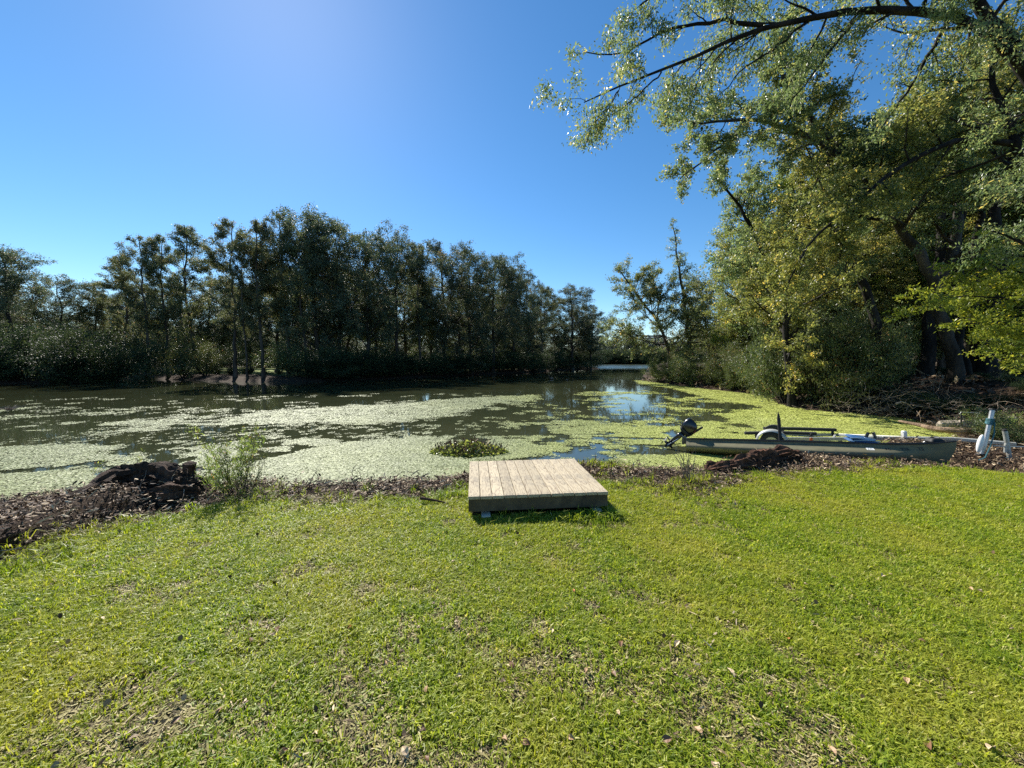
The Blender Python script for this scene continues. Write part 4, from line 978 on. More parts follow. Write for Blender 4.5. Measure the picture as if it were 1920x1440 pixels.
# things lying in the canoe
def box_thing(name, label, cat, c, size, rotz, mat, part, bev=.02, tilt=0):
    t = thing(name, label, cat, tuple(c), (0, tilt, rotz)); MB().box((0, 0, 0), size, bev=bev).build(part, mat, t); return t
c0 = P(1330, 826, 8.45); t = thing('red_bag', 'flat faded red bag lying in the stern of the canoe', 'bag', tuple(c0 + np.array([.0, .05, -.02])), (0, 0, ca))
MB().box((0, 0, 0), (.30, .2, .06), bev=.025).build('cover', M['red'], t); MB().box((0, 0, .033), (.32, .025, .006)).build('strap', M['black'], t)
c0 = P(1614, 825, 7.50); seat = thing('folded_seat', 'blue and pale blue folded boat seat resting across the canoe gunwale', 'boat seat', tuple(c0), (0, 0, ca))
def cushion(mb, c, sx, sy, sz, n=10, rot=0):
    V = []; Fs = []
    for a in range(n + 1):
        for b in range(n + 1):
            x, y = a / n * 2 - 1, b / n * 2 - 1; hgt = (1 - x ** 4) ** .5 * (1 - y ** 4) ** .5
            V.append([x * sx / 2, y * sy / 2, sz * .5 * hgt])
    m = len(V); V += [[p[0], p[1], -p[2]] for p in V]
    for a in range(n):
        for b in range(n):
            q = [a * (n + 1) + b, (a + 1) * (n + 1) + b, (a + 1) * (n + 1) + b + 1, a * (n + 1) + b + 1]; Fs += [q, [i + m for i in q[::-1]]]
    V = np.array(V); cr, sr = math.cos(rot), math.sin(rot); V = np.stack([V[:, 0] * cr + V[:, 2] * sr, V[:, 1], -V[:, 0] * sr + V[:, 2] * cr], 1)
    mb.add(V + np.array(c), Fs)
mb = MB(); cushion(mb, (0, 0, -.01), .46, .40, .09); mb.build('seat_cushion', M['blue'], seat, smooth=True)
mb = MB(); cushion(mb, (-.02, 0, .045), .42, .36, .07, rot=.10); mb.build('seat_back', M['blue'], seat, smooth=True)
MB().tube([(-.24, -.2, .0), (-.05, -.215, .03), (.1, -.21, .035), (.23, -.2, .02)], .010, 6).build('piping', M['ltblue'], seat)
MB().tube([(-.22, -.19, .055), (-.05, -.19, .075), (.16, -.19, .06)], .010, 6).build('piping', M['ltblue'], seat)
MB().tube([(.06, -.05, .07), (.09, -.05, .16), (.17, -.05, .17), (.21, -.05, .06)], .03, 8).build('hinge', M['blackgloss'], seat)
c0 = P(1752, 826, 7.0); t = thing('black_bag', 'small lumpy black bag wedged near the canoe bow', 'bag', tuple(c0 + np.array([0, .0, -.01])), (0, 0, ca + .3))
mb = MB(); cushion(mb, (0, 0, 0), .22, .18, .13); mb.build('bag_body', M['black'], t, smooth=True); MB().tube([(-.09, 0, .04), (-.05, 0, .085), (0, 0, .06)], .01, 6).build('handle', M['black'], t)
t = thing('white_paddle', 'white paddle shaft slanting up out of the canoe bow', 'paddle', tuple(P(1722, 836, 7.15)))
o = P(1722, 836, 7.15); e = P(1748, 820, 7.05) - o; MB().tube([(0, 0, 0), e], .016, 8).build('shaft', M['white'], t)
MB().box(tuple(-e * .25), (.20, .02, .14), bev=.008, rot=Matrix.Rotation(-.45, 3, 'Y').to_euler()).build('blade', M['white'], t)
# upright post
b0, b1 = P(1464, 834, 8.0), P(1459, 773, 8.0); t = thing('guide_post', 'black pointed upright post clamped to the side of the canoe', 'post', tuple(b0)); d = b1 - b0
MB().tube([(0, 0, 0), d * .75, d * .88, d], [.032, .034, .026, .006], 10).build('pole', M['black'], t)
mb = MB(); mb.box((.02, -.01, .0), (.16, .06, .05), bev=.008); mb.box((.06, -.02, -.05), (.05, .05, .12), bev=.006); mb.build('clamp', M['black'], t)
mb = MB(); mb.tube([(.03, -.03, .03), (.12, -.03, -.03)], .012, 6); mb.build('clamp_screw', M['alu'], t)

# ------------------------------------------------------------------ outboard motor, tilted up on the stern
mo = thing('outboard_motor', 'black tiller outboard motor tilted up on the canoe stern with shiny cowl', 'outboard motor', tuple(P(1281, 824, 8.72)), (0, 0, ca))
tilt = bpy.data.objects.new('cowl', None)
def rotY(V, a):
    V = np.array(V, float); c, s_ = math.cos(a), math.sin(a); return np.stack([V[:, 0] * c + V[:, 2] * s_, V[:, 1], -V[:, 0] * s_ + V[:, 2] * c], 1)
TA = math.radians(42)
def loft(name, rings, mat, a=TA, off=(0, 0, 0), n=16, smooth=True, pw=.6):
    "rings: (x, z, half length, half width) stacked along the motor axis"
    V = []; Fs = []
    for (x, z, hx, hy) in rings:
        for j in range(n):
            t_ = 2 * math.pi * j / n; c_, s_ = math.cos(t_), math.sin(t_)
            V.append([x + hx * math.copysign(abs(c_) ** pw, c_), hy * math.copysign(abs(s_) ** pw, s_), z])
    m = len(rings)
    Fs = [[i * n + j, i * n + (j + 1) % n, (i + 1) * n + (j + 1) % n, (i + 1) * n + j] for i in range(m - 1) for j in range(n)] + [list(range(n))[::-1], [(m - 1) * n + j for j in range(n)]]
    V = rotY(V, a) + np.array(off); return MB().add(V, Fs).build(name, mat, mo, smooth=smooth)
OF = (-.06, 0, .05)
loft('cowl', [(-.03, .20, .135, .095), (-.035, .22, .155, .11), (-.04, .30, .17, .12), (-.045, .38, .165, .118), (-.06, .44, .14, .10), (-.08, .475, .10, .07), (-.09, .485, .04, .03)], M['blackgloss'], off=OF)
loft('cowl_base', [(-.02, .12, .09, .07), (-.03, .16, .14, .10), (-.03, .195, .15, .105)], M['black'], off=OF)
loft('leg', [(-.03, .12, .06, .04), (-.04, .0, .06, .035), (-.05, -.18, .055, .028), (-.05, -.30, .06, .022)], M['blackgloss'], off=OF)
loft('anti_ventilation_plate', [(-.08, -.21, .13, .075), (-.08, -.222, .13, .075)], M['blackgloss'], off=OF)
loft('skeg', [(-.06, -.33, .05, .012), (-.08, -.42, .02, .006)], M['black'], off=OF)
V = [(x, 0, -.32) for x in (-.17, -.13, -.05, .03, .07)]; MB().tube(rotY(V, TA) + np.array(OF), [.02, .034, .036, .03, .008], 10).build('gearcase', M['blackgloss'], mo, smooth=True)
for q in range(3):
    a = q * 2.094; ax = np.array([[-.19, math.cos(a) * r_ + math.cos(a + 1.57) * w_, -.32 + math.sin(a) * r_ + math.sin(a + 1.57) * w_] for r_, w_ in ((.02, 0), (.06, .035), (.10, .02), (.10, -.02), (.06, -.035))]); ax[:, 0] += np.array([0, .02, .015, -.015, -.02])
    MB().add(rotY(ax, TA) + np.array(OF), [[0, 1, 2, 3, 4], [4, 3, 2, 1, 0]]).build('propeller_blade', M['alu'], mo)
mb = MB(); mb.box((0, 0, 0), (.05, .16, .20), bev=.008); mb.box((.045, .05, -.01), (.05, .03, .16), bev=.005); mb.box((.045, -.05, -.01), (.05, .03, .16), bev=.005); mb.build('clamp_bracket', M['dark_alu'], mo)
mb = MB(); mb.tube([(.06, -.05, -.05), (.13, -.05, -.05)], .012, 8); mb.tube([(.06, .05, -.05), (.13, .05, -.05)], .012, 8); mb.build('clamp_screws', M['alu'], mo)
MB().tube([(.05, -.03, .08), (.14, -.04, .12), (.26, -.04, .22)], [.028, .024, .02], 10).build('tiller_arm', M['black'], mo)
MB().tube([(.25, -.04, .212), (.40, -.04, .335)], [.024, .027], 10).build('tiller_grip', M['black'], mo)
MB().tube([(.10, -.07, -.02), (.07, -.09, .06), (-.03, -.10, .1)], .008, 6).build('fuel_hose', M['alu'], mo)
MB().tube([(-.10, -.05, .02), (-.26, -.05, -.10), (-.34, -.05, -.16)], .014, 6).build('tilt_tube', M['alu'], mo)

# ------------------------------------------------------------------ boat trailer behind the canoe
tp = P(1560, 826, 9.3); tl = thing('boat_trailer', 'galvanised boat trailer with black bunks standing in the duckweed behind the canoe', 'trailer', (tp[0], tp[1], 0)); TO = np.array([tp[0], tp[1], 0])
def beam(name, pts, w_, h_, mat, parent=tl, o=TO):
    mb = MB(); pts = [np.array(p) - o for p in pts]
    for a, b in zip(pts[:-1], pts[1:]):
        d = b - a; L = np.linalg.norm(d); R_ = Vector(d).to_track_quat('X', 'Z').to_euler(); mb.box((a + b) / 2, (L + w_ * .2, w_, h_), R_, bev=min(w_, h_) * .15)
    return mb.build(name, mat, parent)
beam('frame_rail', [P(1432, 823, 9.45), P(1560, 823, 8.95), P(1700, 822, 8.35)], .05, .085, M['galv'])
beam('frame_rail', [P(1455, 816, 10.5), P(1565, 815, 10.1), P(1700, 821, 8.42)], .05, .07, M['galv'])
beam('cross_member', [P(1434, 823, 9.45), P(1457, 817, 10.5)], .05, .05, M['galv']); beam('cross_member', [P(1562, 823, 8.95), P(1566, 816, 10.1)], .05, .05, M['galv'])
beam('tongue', [P(1655, 821, 8.55), P(1790, 823, 7.85), P(1905, 833, 7.25)], .075, .075, M['galv'])
beam('bunk', [P(1397, 812, 9.85), P(1470, 811, 9.6), P(1530, 813, 9.25)], .11, .07, M['carpet']); beam('bunk', [P(1432, 803, 10.75), P(1500, 804, 10.4), P(1567, 806, 10.1)], .11, .08, M['carpet'])
for a, b, D in ((1418, (813, 821), 9.75), (1521, (813, 822), 9.25), (1561, (806, 816), 10.1), (1445, (805, 815), 10.6)):
    beam('bunk_bracket', [P(a, b[0], D), P(a, b[1], D)], .05, .05, M['galv'] if a == 1445 else M['carpet'])
MB().box(P(1521, 824, 8.86) - TO, (.07, .03, .09), bev=.012).build('side_marker_light', M['amber'], tl)
wc = P(1447, 829, 9.25) - TO; axd = nrm(np.array([.60, .80, 0])); fwd = np.array([.80, -.60, 0])
for dd, far_ in ((0, 0), (1.35, 1)):
    c_ = wc + axd * dd
    MB().tube([c_ - axd * .085, c_ - axd * .07, c_ + axd * .07, c_ + axd * .085], [.21, .255, .255, .21], 24).build('tyre', M['black'], tl, smooth=False)
    MB().tube([c_ - axd * .09, c_ - axd * .06], [.14, .12], 18).build('wheel_rim', M['alu'], tl)
    if far_: continue
    V = []; Fs = []; NF = 16
    for i in range(NF + 1):
        a = math.radians(8 + 164 * i / NF); r_ = .335
        pc_ = c_ + fwd * math.cos(a) * r_ * 1.02 + np.array([0, 0, math.sin(a) * r_ * .95])
        pi_ = c_ + fwd * math.cos(a) * (r_ - .045) + np.array([0, 0, math.sin(a) * (r_ - .045) * .95])
        V += [pi_ - axd * .115, pc_ - axd * .10, pc_ + axd * .11, pi_ + axd * .12]
    for i in range(NF):
        for j in range(3): q = [i * 4 + j, i * 4 + j + 1, i * 4 + 5 + j, i * 4 + 4 + j]; Fs += [q]
    MB().add(V, Fs).build('fender', M['galv'], tl, smooth=True)
beam('axle', [wc + TO, wc + TO + axd * 1.35], .05, .05, M['galv'])
beam('winch_post', [P(1696, 838, 8.15), P(1695, 811, 8.15)], .085, .08, M['white'])
mb = MB(); q = P(1695, 810, 8.15) - TO; mb.box(q, (.09, .085, .05), bev=.02); mb.build('winch_cap', M['white'], tl)
MB().tube([P(1703, 820, 8.1) - TO, P(1712, 830, 8.0) - TO, P(1712, 838, 7.9) - TO], .008, 6).build('winch_strap', M['black'], tl)
# leaning pole with white oval fender
b0 = P(1840, 853, 6.95); t = thing('leaning_pole', 'leaning silver pole with black cap, teal rope and white oval fender', 'pole', tuple(b0)); O = b0
d1 = P(1861, 769, 7.0) - O; d0 = P(1846, 835, 6.95) - O
MB().tube([(0, 0, 0), d0, d0 + (d1 - d0) * .45], [.03, .034, .034], 10).build('lower_tube', M['alu'], t)
MB().tube([d0 + (d1 - d0) * .42, d1], [.034, .036], 10).build('upper_tube', M['alu'], t)
MB().tube([d1, d1 * 1.03], [.055, .05], 12).build('cap', M['black'], t)
V = []; zc = P(1838, 832, 6.88) - O
mb = MB(); zz = np.linspace(-1, 1, 15); mb.tube([zc + np.array([.0 + .03 * z_, 0, z_ * .175]) for z_ in zz], [max(.004, .046 * math.sqrt(1 - z_ * z_ * .999)) for z_ in zz], 14); mb.build('oval_fender', M['white'], t, smooth=True)
MB().box((0, 0, .01), (.16, .08, .03), bev=.01).build('foot', M['black'], t)
mb = MB(); up = nrm(d1)
for q in range(5):
    c_ = d1 * (.70 + q * .025); mb.tube([c_ + .044 * np.array([math.cos(a), math.sin(a), .15 * math.sin(a + q)]) for a in np.linspace(0, 6.0, 12)], .012, 5)
mb.tube([d1 * .74 + np.array([.03, -.05, 0]), d1 * .5 + np.array([.05, -.07, 0]), d1 * .2 + np.array([.02, -.08, 0]), (-.05, -.1, -.02), (-.14, -.12, -.05), (-.22, -.14, -.06)], .011, 5); mb.build('rope', M['teal'], t)
# leaning post at the right edge
b0 = P(1895, 862, 6.85); t = thing('leaning_post', 'short weathered post leaning left at the right edge beside the trailer tongue', 'post', tuple(b0)); d1 = P(1884, 808, 6.9) - b0
MB().tube([(0, 0, -.05), d1 * .8, d1], [.030, .034, .034], 10).build('post_body', M['galv'], t); MB().tube([d1, d1 * 1.06], [.036, .028], 10).build('post_cap', M['black'], t)
MB().box(tuple(d1 * .4 + np.array([-.05, 0, 0])), (.05, .03, .16), bev=.004).build('bracket', M['galv'], t)
MB().tube([d1 * .45 + np.array([-.28, 0, .02]), d1 * .45, d1 * .45 + np.array([.30, 0, .0])], .012, 6).build('crossbar', M['galv'], t)
# small metal frame lying on the log
b0 = P(1802, 795, 10.2); t = thing('metal_frame', 'bent pale metal chair frame standing on the fallen log', 'chair frame', tuple(b0)); q = lambda a, b: P(a, b, 10.2) - b0
MB().tube([q(1813, 792), q(1799, 776), q(1802, 773), q(1835, 774)], .012, 6).build('top_tube', M['galv'], t); MB().tube([q(1802, 774), q(1803, 799)], .02, 6).build('leg', M['black'], t); MB().tube([q(1835, 774), q(1826, 798)], .010, 6).build('leg', M['galv'], t)

# ------------------------------------------------------------------ logs, stump, rotten heaps
M['rot'] = bark_mat('rotten_wood', (.010, .007, .005), (.085, .05, .032), 9, 1.0)
M['rot_red'] = bark_mat('rotten_red_wood', (.02, .012, .008), (.12, .055, .03), 10, 1.0)
M['log'] = bark_mat('log_bark', (.07, .045, .03), (.26, .18, .12), 7, .9)
M['log_pale'] = bark_mat('log_pale', (.11, .09, .07), (.33, .28, .22), 7, .9)
M['twig'] = bark_mat('dead_twig', (.08, .06, .045), (.28, .23, .18), 12, .4)
def rough_log(name, label, cat, pts, radii, mat, amp=.3, seed=0, n=18, m=60, group=None, flat=1.0):
    pts = np.array(pts, float); d = np.concatenate([[0], np.cumsum(np.linalg.norm(np.diff(pts, axis=0), axis=1))]); t = np.linspace(0, d[-1], m)
    C_ = np.stack([np.interp(t, d, pts[:, k_]) for k_ in range(3)], 1)
    for _ in range(4): C_[1:-1] = C_[1:-1] * .5 + (C_[2:] + C_[:-2]) * .25
    R_ = np.interp(t, d, radii) * np.minimum(1, .35 + np.minimum(np.arange(m), m - 1 - np.arange(m)) * .35)
    if pts[0][0] < 0: C_[:, 2] += .08
    T = nrm(np.gradient(C_, axis=0)); A_ = nrm(np.cross(T, [0, 0, 1.])); B_ = np.cross(A_, T)
    an = np.linspace(0, 2 * np.pi, n, endpoint=False); aa, ttt = np.meshgrid(an, t)
    rr_ = R_[:, None] * (1 + amp * (2 * fbm(aa * .8 + 3 * np.sin(aa), ttt * 2.2, .5, seed, 5) - 1) + amp * .8 * (vnoise(aa * 2.2, ttt * .8, .35, seed + 3) - .5))
    V = C_[:, None] + rr_[..., None] * (np.cos(aa)[..., None] * A_[:, None] + flat * np.sin(aa)[..., None] * B_[:, None])
    O_ = C_[0].copy(); V = V.reshape(-1, 3) - O_; Fs = np.array([[i * n + j, i * n + (j + 1) % n, (i + 1) * n + (j + 1) % n, (i + 1) * n + j] for i in range(m - 1) for j in range(n)])
    me = np_mesh(name, V, [Fs, np.array([list(range(n))[::-1]]), np.array([[(m - 1) * n + j for j in range(n)]])], mat)
    return tag(link(name, me, None, tuple(O_)), label, cat, group)
rough_log('fallen_log', 'thick grey-brown log lying on the cove bank under the metal frame', 'log', [P(1756, 797, 10.6), P(1800, 796, 10.4), P(1850, 793, 10.2), P(1905, 786, 10.2)], [.11, .13, .12, .11], M['log_pale'], .22, 3)
rough_log('fallen_log', 'long thin tan log curving out into the duckweed at the head of the cove', 'log', [P(1684, 789, 11.3), P(1720, 796, 10.6), P(1762, 806, 9.9), P(1810, 808, 9.6), P(1850, 806, 9.5), P(1888, 796, 9.7)], [.03, .05, .075, .085, .08, .07], M['log'], .25, 5)
rough_log('rotten_log', 'crumbling dark red-brown rotten log with root lump in front of the canoe', 'log', [P(1326, 882, 5.95), P(1370, 873, 6.1), P(1420, 862, 6.35), P(1470, 852, 6.6), P(1500, 862, 6.6)], [.09, .10, .12, .13, .12], M['rot_red'], .75, 7, 26, 110)
rough_log('rotten_log', 'dark rotten log running down left along the top of the bank heap', 'log', [P(-40, 1035, 3.2), P(60, 985, 3.95), P(140, 950, 4.3), P(215, 908, 4.75), P(285, 892, 5.0)], [.06, .075, .085, .10, .09], M['rot'], .5, 9, 22, 110)
rough_log('rotten_log', 'short dark log below the longer one at the left picture edge', 'log', [P(-20, 1040, 3.3), P(40, 1012, 3.6), P(95, 985, 3.9)], [.06, .075, .06], M['rot'], .4, 11, 18, 60)
rough_log('rotten_log', 'brown weathered log lying along the foot of the left bank heap beside the grass', 'log', [P(70, 1030, 3.75), P(150, 985, 4.15), P(235, 958, 4.45)], [.04, .055, .035], M['log'], .35, 23, 14, 60)
rough_log('broken_plank', 'dark broken beam slanting down right from the heap top toward the sapling', 'beam', [P(285, 886, 5.0), P(340, 902, 5.0), P(392, 916, 5.02)], [.05, .055, .05], M['rot'], .25, 13, 10, 40)
rough_log('root_lump', 'lumpy black root mass in the middle of the left bank heap', 'root', [P(190, 930, 4.7), P(240, 905, 4.95), P(300, 905, 4.9), P(340, 925, 4.85)], [.10, .15, .14, .09], M['rot'], .9, 15, 26, 80)
rough_log('root_lump', 'low clod of dark roots at the foot of the left bank heap', 'root', [P(270, 940, 4.65), P(320, 935, 4.7), P(375, 935, 4.8)], [.06, .10, .06], M['rot'], .9, 17, 24, 60)
rough_log('stump', 'short upright black stump sticking up from the left bank heap', 'stump', [P(354, 915, 5.05), P(355, 895, 5.05), P(357, 876, 5.05)], [.085, .068, .072], M['rot'], .22, 19, 14, 24)
rough_log('stump', 'squat dark stump piece left of the upright stump', 'stump', [P(325, 900, 5.12), P(322, 888, 5.12), P(318, 880, 5.12)], [.11, .09, .06], M['rot'], .4, 21, 16, 24)
rs = np.random.RandomState(8)
def stick(label, pix, D, r, mat='twig', name='stick', group=None):
    pts = np.array([P(a, b, D_) for (a, b), D_ in zip(pix, D if isinstance(D, (list, tuple)) else [D] * len(pix))]); O_ = pts[0].copy()
    o = MB().tube(pts - O_, np.linspace(r, r * .4, len(pts)), 6).build(name, M[mat]); o.location = tuple(O_); return tag(o, label, 'stick', group)
stick('pale crooked stick standing out of the left bank heap', [(288, 968), (293, 952), (295, 940), (308, 930)], 4.6, .012)
stick('pale peeled wood splinter on the grass edge below the left heap', [(312, 975), (318, 965), (330, 960)], 4.45, .022)
stick('light split branch lying at the right foot of the left heap', [(305, 928), (330, 930), (372, 935)], 4.85, .018)
stick('short pale splinter leaning beside the split branch', [(344, 934), (352, 944), (360, 948)], 4.75, .016)
stick('thin dark root arching over the left heap', [(222, 905), (245, 915), (262, 935), (282, 950)], 4.75, .008, 'rot')
stick('dark flat branch lying on the bark litter left of the platform', [(788, 934), (815, 938), (842, 944)], 4.55, .02, 'rot')
stick('thin dark twig lying in the bark litter right of the sapling', [(455, 912), (480, 918), (498, 930)], [5.1, 5.0, 4.9], .008, 'rot')
stick('pale curved branch sticking out of the bank above the logs', [(1680, 757), (1690, 753), (1702, 757), (1712, 766)], 12.5, .03)
stick('pale dead branch lying along the cove bank', [(1712, 760), (1740, 764), (1765, 772)], 12.0, .015)
stick('pale dead branch lying on the litter below the leaning post', [(1870, 868), (1885, 875), (1905, 882)], 6.4, .012)
stick('dark branch lying on the litter in front of the canoe bow', [(1800, 874), (1830, 878), (1870, 886)], 6.3, .02, 'rot')
# tangle of fine roots on the heaps: nobody could count it
mb = MB()
def roots(cpx, cpy, D, n, sp, ln):
    c_ = P(cpx, cpy, D)
    for _ in range(n):
        p = c_ + rs.normal(size=3) * np.array([sp, sp * .6, sp * .25]); d = nrm(rs.normal(size=3) * np.array([1, .6, .5])); pts = [p]
        for q in range(4): d = nrm(d + rs.normal(0, .45, 3)); pts.append(pts[-1] + d * ln / 4)
        mb.tube(pts, np.linspace(.006, .002, 5), 4, cap=False)
for a in ((230, 945, 4.7, 120, .22, .28), (290, 925, 4.8, 140, .25, .3), (150, 985, 4.3, 60, .25, .25), (60, 1015, 3.7, 40, .2, .2), (1350, 885, 5.9, 70, .12, .15), (1480, 862, 6.5, 90, .15, .18), (1420, 872, 6.2, 60, .2, .16),
          (560, 935, 4.9, 60, .5, .2), (700, 932, 4.95, 60, .5, .2), (1220, 905, 5.5, 40, .4, .18), (1780, 790, 10.5, 40, .6, .4)): roots(*a)
mb.build('root_tangle', M['rot'])['kind'] = 'stuff'
mb = MB()
for a in ((230, 940, 4.65, 26, .25, .34), (290, 925, 4.75, 30, .25, .36), (150, 985, 4.25, 20, .25, .3), (60, 1010, 3.6, 16, .25, .3), (1400, 872, 6.1, 12, .2, .2), (600, 932, 4.9, 14, .6, .25), (1240, 905, 5.5, 14, .5, .2)): roots(*a)
mb.build('pale_roots', M['twig'])['kind'] = 'stuff'
# twiggy brush on the right bank
mb = MB()
for a in ((1660, 760, 13.5, 60, .8, .9), (1720, 745, 14, 70, 1.0, 1.0), (1600, 765, 14.5, 50, .9, .8), (1850, 770, 11.5, 50, .8, .7), (1790, 760, 12.5, 50, .8, .7)): roots(*a)
mb.build('dead_brush', M['twig'])['kind'] = 'stuff'

# ------------------------------------------------------------------ plants at the bank
sap = shrub_proto('sapling', 401, M['leaf_sapling'], n=9, H=1.0, per=22, leaf=.05, lw=.22, sig=.018, open_=38, br=8, tw=4, drp=-.1, r=.007)
sap2 = shrub_proto('sapling', 402, M['leaf_bush'], n=6, H=.8, per=16, leaf=.05, lw=.22, sig=.02, open_=22, br=7, tw=4, drp=-.1, r=.007)
place_tree('sapling', sap, (W(418, 938, 0)[0], 4.95, -.05), 1.2, (.72, .7, 1.0), 'feathery light green sapling beside the upright stump', 'sapling')
place_tree('sapling', sap2, (W(436, 938, 0)[0], 4.9, -.05), .2, (.8, .8, .95), 'narrow darker seedling with one dark stem right of the feathery sapling', 'sapling')
sp = shrub_proto('sapling', 403, M['leaf_sapling'], n=5, H=.45, per=8, leaf=.045, lw=.24, sig=.02, open_=40, br=4, tw=2, drp=-.1, r=.005)
place_tree('seedling', sp, (P(232, 890, 5.15)[0], 5.15, .05), 0, 1.0, 'thin pale green seedling growing behind the top of the left heap', 'seedling')
place_tree('seedling', sp, (P(520, 900, 5.3)[0], 5.3, -.2), 2, .9, 'sparse seedling with drooping leaves over the duckweed right of the saplings', 'seedling')
place_tree('seedling', shrubs[0], (P(1905, 840, 7.6)[0], 7.6, .0), 2, (.38, .38, .25), 'pale leafy weed clump at the right edge behind the leaning post', 'weed')
place_tree('seedling', sap, (P(1880, 810, 9.0)[0], 9.0, .0), 2, (.9, .9, .6), 'light green weed clump growing by the end of the fallen logs', 'weed')
# island of broad-leaved water plants with brown stalks
k = NT('brown_stalk'); t_ = k.attr('tint'); M['stalk'] = k.done(k.pbr(k.ramp(t_, [(0, (.06, .035, .025)), (.5, (.2, .12, .08)), (1, (.42, .30, .18))]), .7, 0, .2))
rs = np.random.RandomState(14); wp = W(878, 848, WZ); isl = thing('water_plant', 'clump of broad-leaved water plants with brown stalks floating behind the platform', 'water plant', tuple(wp))
V, Q, tn = [], [], []
for _ in range(480):
    a = rs.rand() * 6.283; r_ = math.sqrt(rs.rand()); p = np.array([r_ * math.cos(a) * .85, r_ * math.sin(a) * .45, 0]); hh = (.30 * (1 - r_ ** 2 * .6) + .04) * rs.uniform(.35, 1.1)
    d = nrm(np.array([rs.normal() * .45, rs.normal() * .45, 1])); sd = nrm(np.cross(d, rs.normal(size=3))) * rs.uniform(.003, .009); m_ = p + d * hh * .6; e = p + d * hh + rs.normal(0, .025, 3)
    i = len(V); V += [p - sd, p + sd, m_ + sd, m_ - sd, e]; Q += [[i, i + 1, i + 2, i + 3]]; Q += [[i + 3, i + 2, i + 4, i + 4]] if False else []; tn += [rs.rand()] * 5
    V += [m_ - sd, m_ + sd, e + sd * 2.5, e - sd * 2]; Q += [[i + 5, i + 6, i + 7, i + 8]]; tn += [rs.rand()] * 4
link('stalks', np_mesh('stalks', V, [Q], M['stalk'], {'tint': np.array(tn)}), isl)
V, Q, tn = [], [], []
for _ in range(1500):
    a = rs.rand() * 6.283; r_ = math.sqrt(rs.rand()); c_ = np.array([r_ * math.cos(a) * .9, r_ * math.sin(a) * .5, rs.uniform(.02, .27) * (1.15 - r_)])
    ax = nrm(np.array([rs.normal(), rs.normal(), rs.uniform(.0, .9)])); b_ = nrm(np.cross(ax, rs.normal(size=3))); L = rs.uniform(.06, .13); w_ = L * .24
    i = len(V); V += [c_ - ax * L / 2, c_ + b_ * w_, c_ + ax * L / 2, c_ - b_ * w_]; Q.append([i, i + 1, i + 2, i + 3]); tn += [min(.85, rs.rand())] * 4
link('leaves', np_mesh('water_plant_leaves', V, [Q], M['leaf_sapling'], {'tint': np.array(tn)}), isl)['kind'] = 'stuff'
# dry reeds in front of the near mat
def reed_clump(label, px, py, D, n, H, lean, mat, thick=.004, az0=None):
    b = P(px, py, D); mb = MB()
    for _ in range(n):
        a = rs.rand() * 6.283; l_ = lean * rs.rand(); h_ = H * rs.uniform(.5, 1.05); p = rs.normal(0, .03, 3) * np.array([1, 1, 0])
        mb.tube([p, p + np.array([math.cos(a) * l_ * .3, math.sin(a) * l_ * .3, h_ * .5]), p + np.array([math.cos(a) * l_, math.sin(a) * l_, h_])], [thick, thick * .8, thick * .3], 4, cap=False)
    o = mb.build('reed_clump', M[mat]); o.location = tuple(b); return tag(o, label, 'reeds')
reed_clump('thin dry brown reeds rising from the bank in front of the canoe stern', 1290, 902, 5.45, 22, .62, .34, 'twig')
reed_clump('few dark stalks behind the right rear corner of the platform', 1100, 888, 5.9, 5, .28, .06, 'rot', .006)
reed_clump('pale dry reed clump floating at the left edge of the lake', 18, 770, W(18, 772, WZ)[1], 60, .22, .7, 'twig', .008)
# two water birds far out
M['bird_dark'] = plain_mat('bird_dark', (.07, .055, .045), .8); M['bird_pale'] = plain_mat('bird_pale', (.35, .3, .25), .8)
def bird(px, py, rz, label, s_=1.0):
    b = W(px, py, WZ); t = thing('water_bird', label, 'bird', tuple(b), (0, 0, rz), scale=s_)
    mb = MB(); xs = np.array([-.30, -.24, -.12, .02, .14, .20, .22, .225, .235, .26, .30, .345, .39]); zs = np.array([.12, .10, .08, .08, .10, .15, .22, .29, .335, .355, .355, .345, .338])
    rr_ = np.array([.005, .045, .09, .105, .08, .045, .032, .028, .034, .042, .032, .014, .006])
    mb.tube(np.stack([xs, xs * 0, zs], 1), rr_, 12); mb.build('body', M['bird_dark'], t, smooth=True)
    for sd in (-1, 1):
        mb = MB(); mb.tube([(-.26, sd * .05, .13), (-.1, sd * .085, .125), (.06, sd * .08, .12)], [.01, .05, .02], 8); mb.build('wing', M['bird_pale'], t, smooth=True)
bird(1034, 711, 2.9, 'dark long-necked water bird swimming before the wooded point'); bird(1064, 713, .2, 'smaller water bird right of the long-necked one', .6)
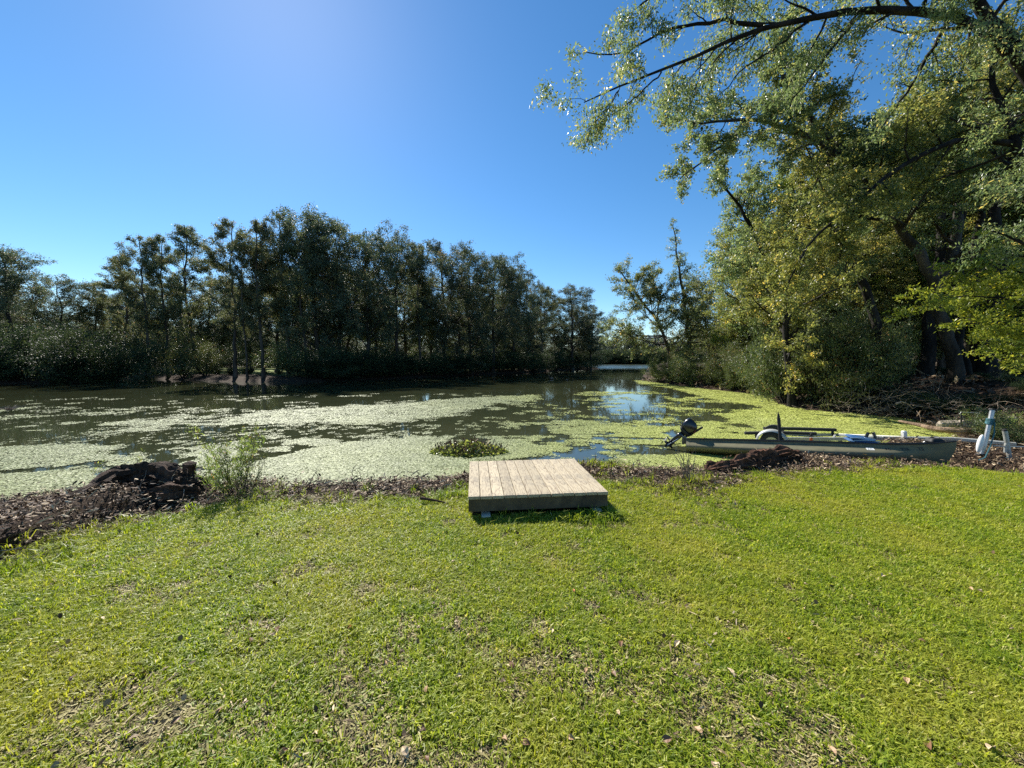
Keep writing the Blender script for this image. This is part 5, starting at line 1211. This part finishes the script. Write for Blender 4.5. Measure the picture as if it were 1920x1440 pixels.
# dead leaves that show singly in the lawn
def fallen_leaf_mesh(seed):
    r = np.random.RandomState(seed); n = 5; V = []
    for i in range(n + 1):
        u = i / n; w_ = math.sin(math.pi * (u * .92 + .05)) * .28; z = .18 * math.sin(u * 3) * r.uniform(.6, 1.3)
        V += [[u - .5, -w_, z + w_ * .6], [u - .5, 0, z - .02], [u - .5, w_, z + w_ * .6 * r.uniform(.3, 1.2)]]
    Fs = [[i * 3 + j, i * 3 + j + 1, i * 3 + 4 + j, i * 3 + 3 + j] for i in range(n) for j in range(2)]
    return np_mesh('fallen_leaf', V, [np.array(Fs)], M['dead%d' % (seed % 4)])
for q, c_ in enumerate([(.36, .22, .11), (.17, .085, .04), (.52, .39, .24), (.46, .16, .03)]): M['dead%d' % q] = plain_mat('dead_leaf_%d' % q, c_, .6, 0, .25, 30)
lms = [fallen_leaf_mesh(q) for q in range(8)]
spots = [(190, 1160, 2), (655, 1172, 3), (1075, 1105, 3), (880, 1190, 0), (1035, 1180, 2), (1165, 1205, 1), (1610, 1225, 2), (1445, 1300, 1), (1370, 1258, 2), (1700, 1272, 0), (1820, 1105, 0), (1655, 1080, 2), (1480, 1195, 3), (1840, 1035, 1),
         (800, 1290, 0), (860, 1265, 2), (960, 1245, 1), (1100, 1255, 0), (1205, 1345, 1), (1160, 1330, 2), (1250, 1380, 1), (760, 1405, 2), (800, 1418, 1), (945, 1385, 0), (985, 1390, 1), (1070, 1380, 0), (1560, 1400, 0), (1745, 1395, 1), (1310, 1365, 0), (1860, 1400, 2),
         (330, 1345, 1), (410, 1330, 0), (470, 1200, 1), (250, 1380, 2), (530, 1405, 1), (590, 1370, 2), (640, 1300, 1), (720, 1240, 0), (520, 1180, 1), (1270, 1205, 2), (1730, 1200, 1), (1150, 1262, 1)]
words = ['tan', 'dark brown', 'pale', 'orange']
for q, (a, b, kd) in enumerate(spots):
    p = W(a, b, .045); o = link('fallen_leaf', lms[kd + 4 * (q % 2)], None, (p[0], p[1], zt(p[0], p[1]) + .035), (rs.normal(0, .3), rs.normal(0, .3), rs.rand() * 6.28), float(rs.uniform(.03, .06)))
    tag(o, '%s curled dead leaf lying on the lawn grass' % words[kd], 'leaf', '%s dead leaves on the lawn' % words[kd])
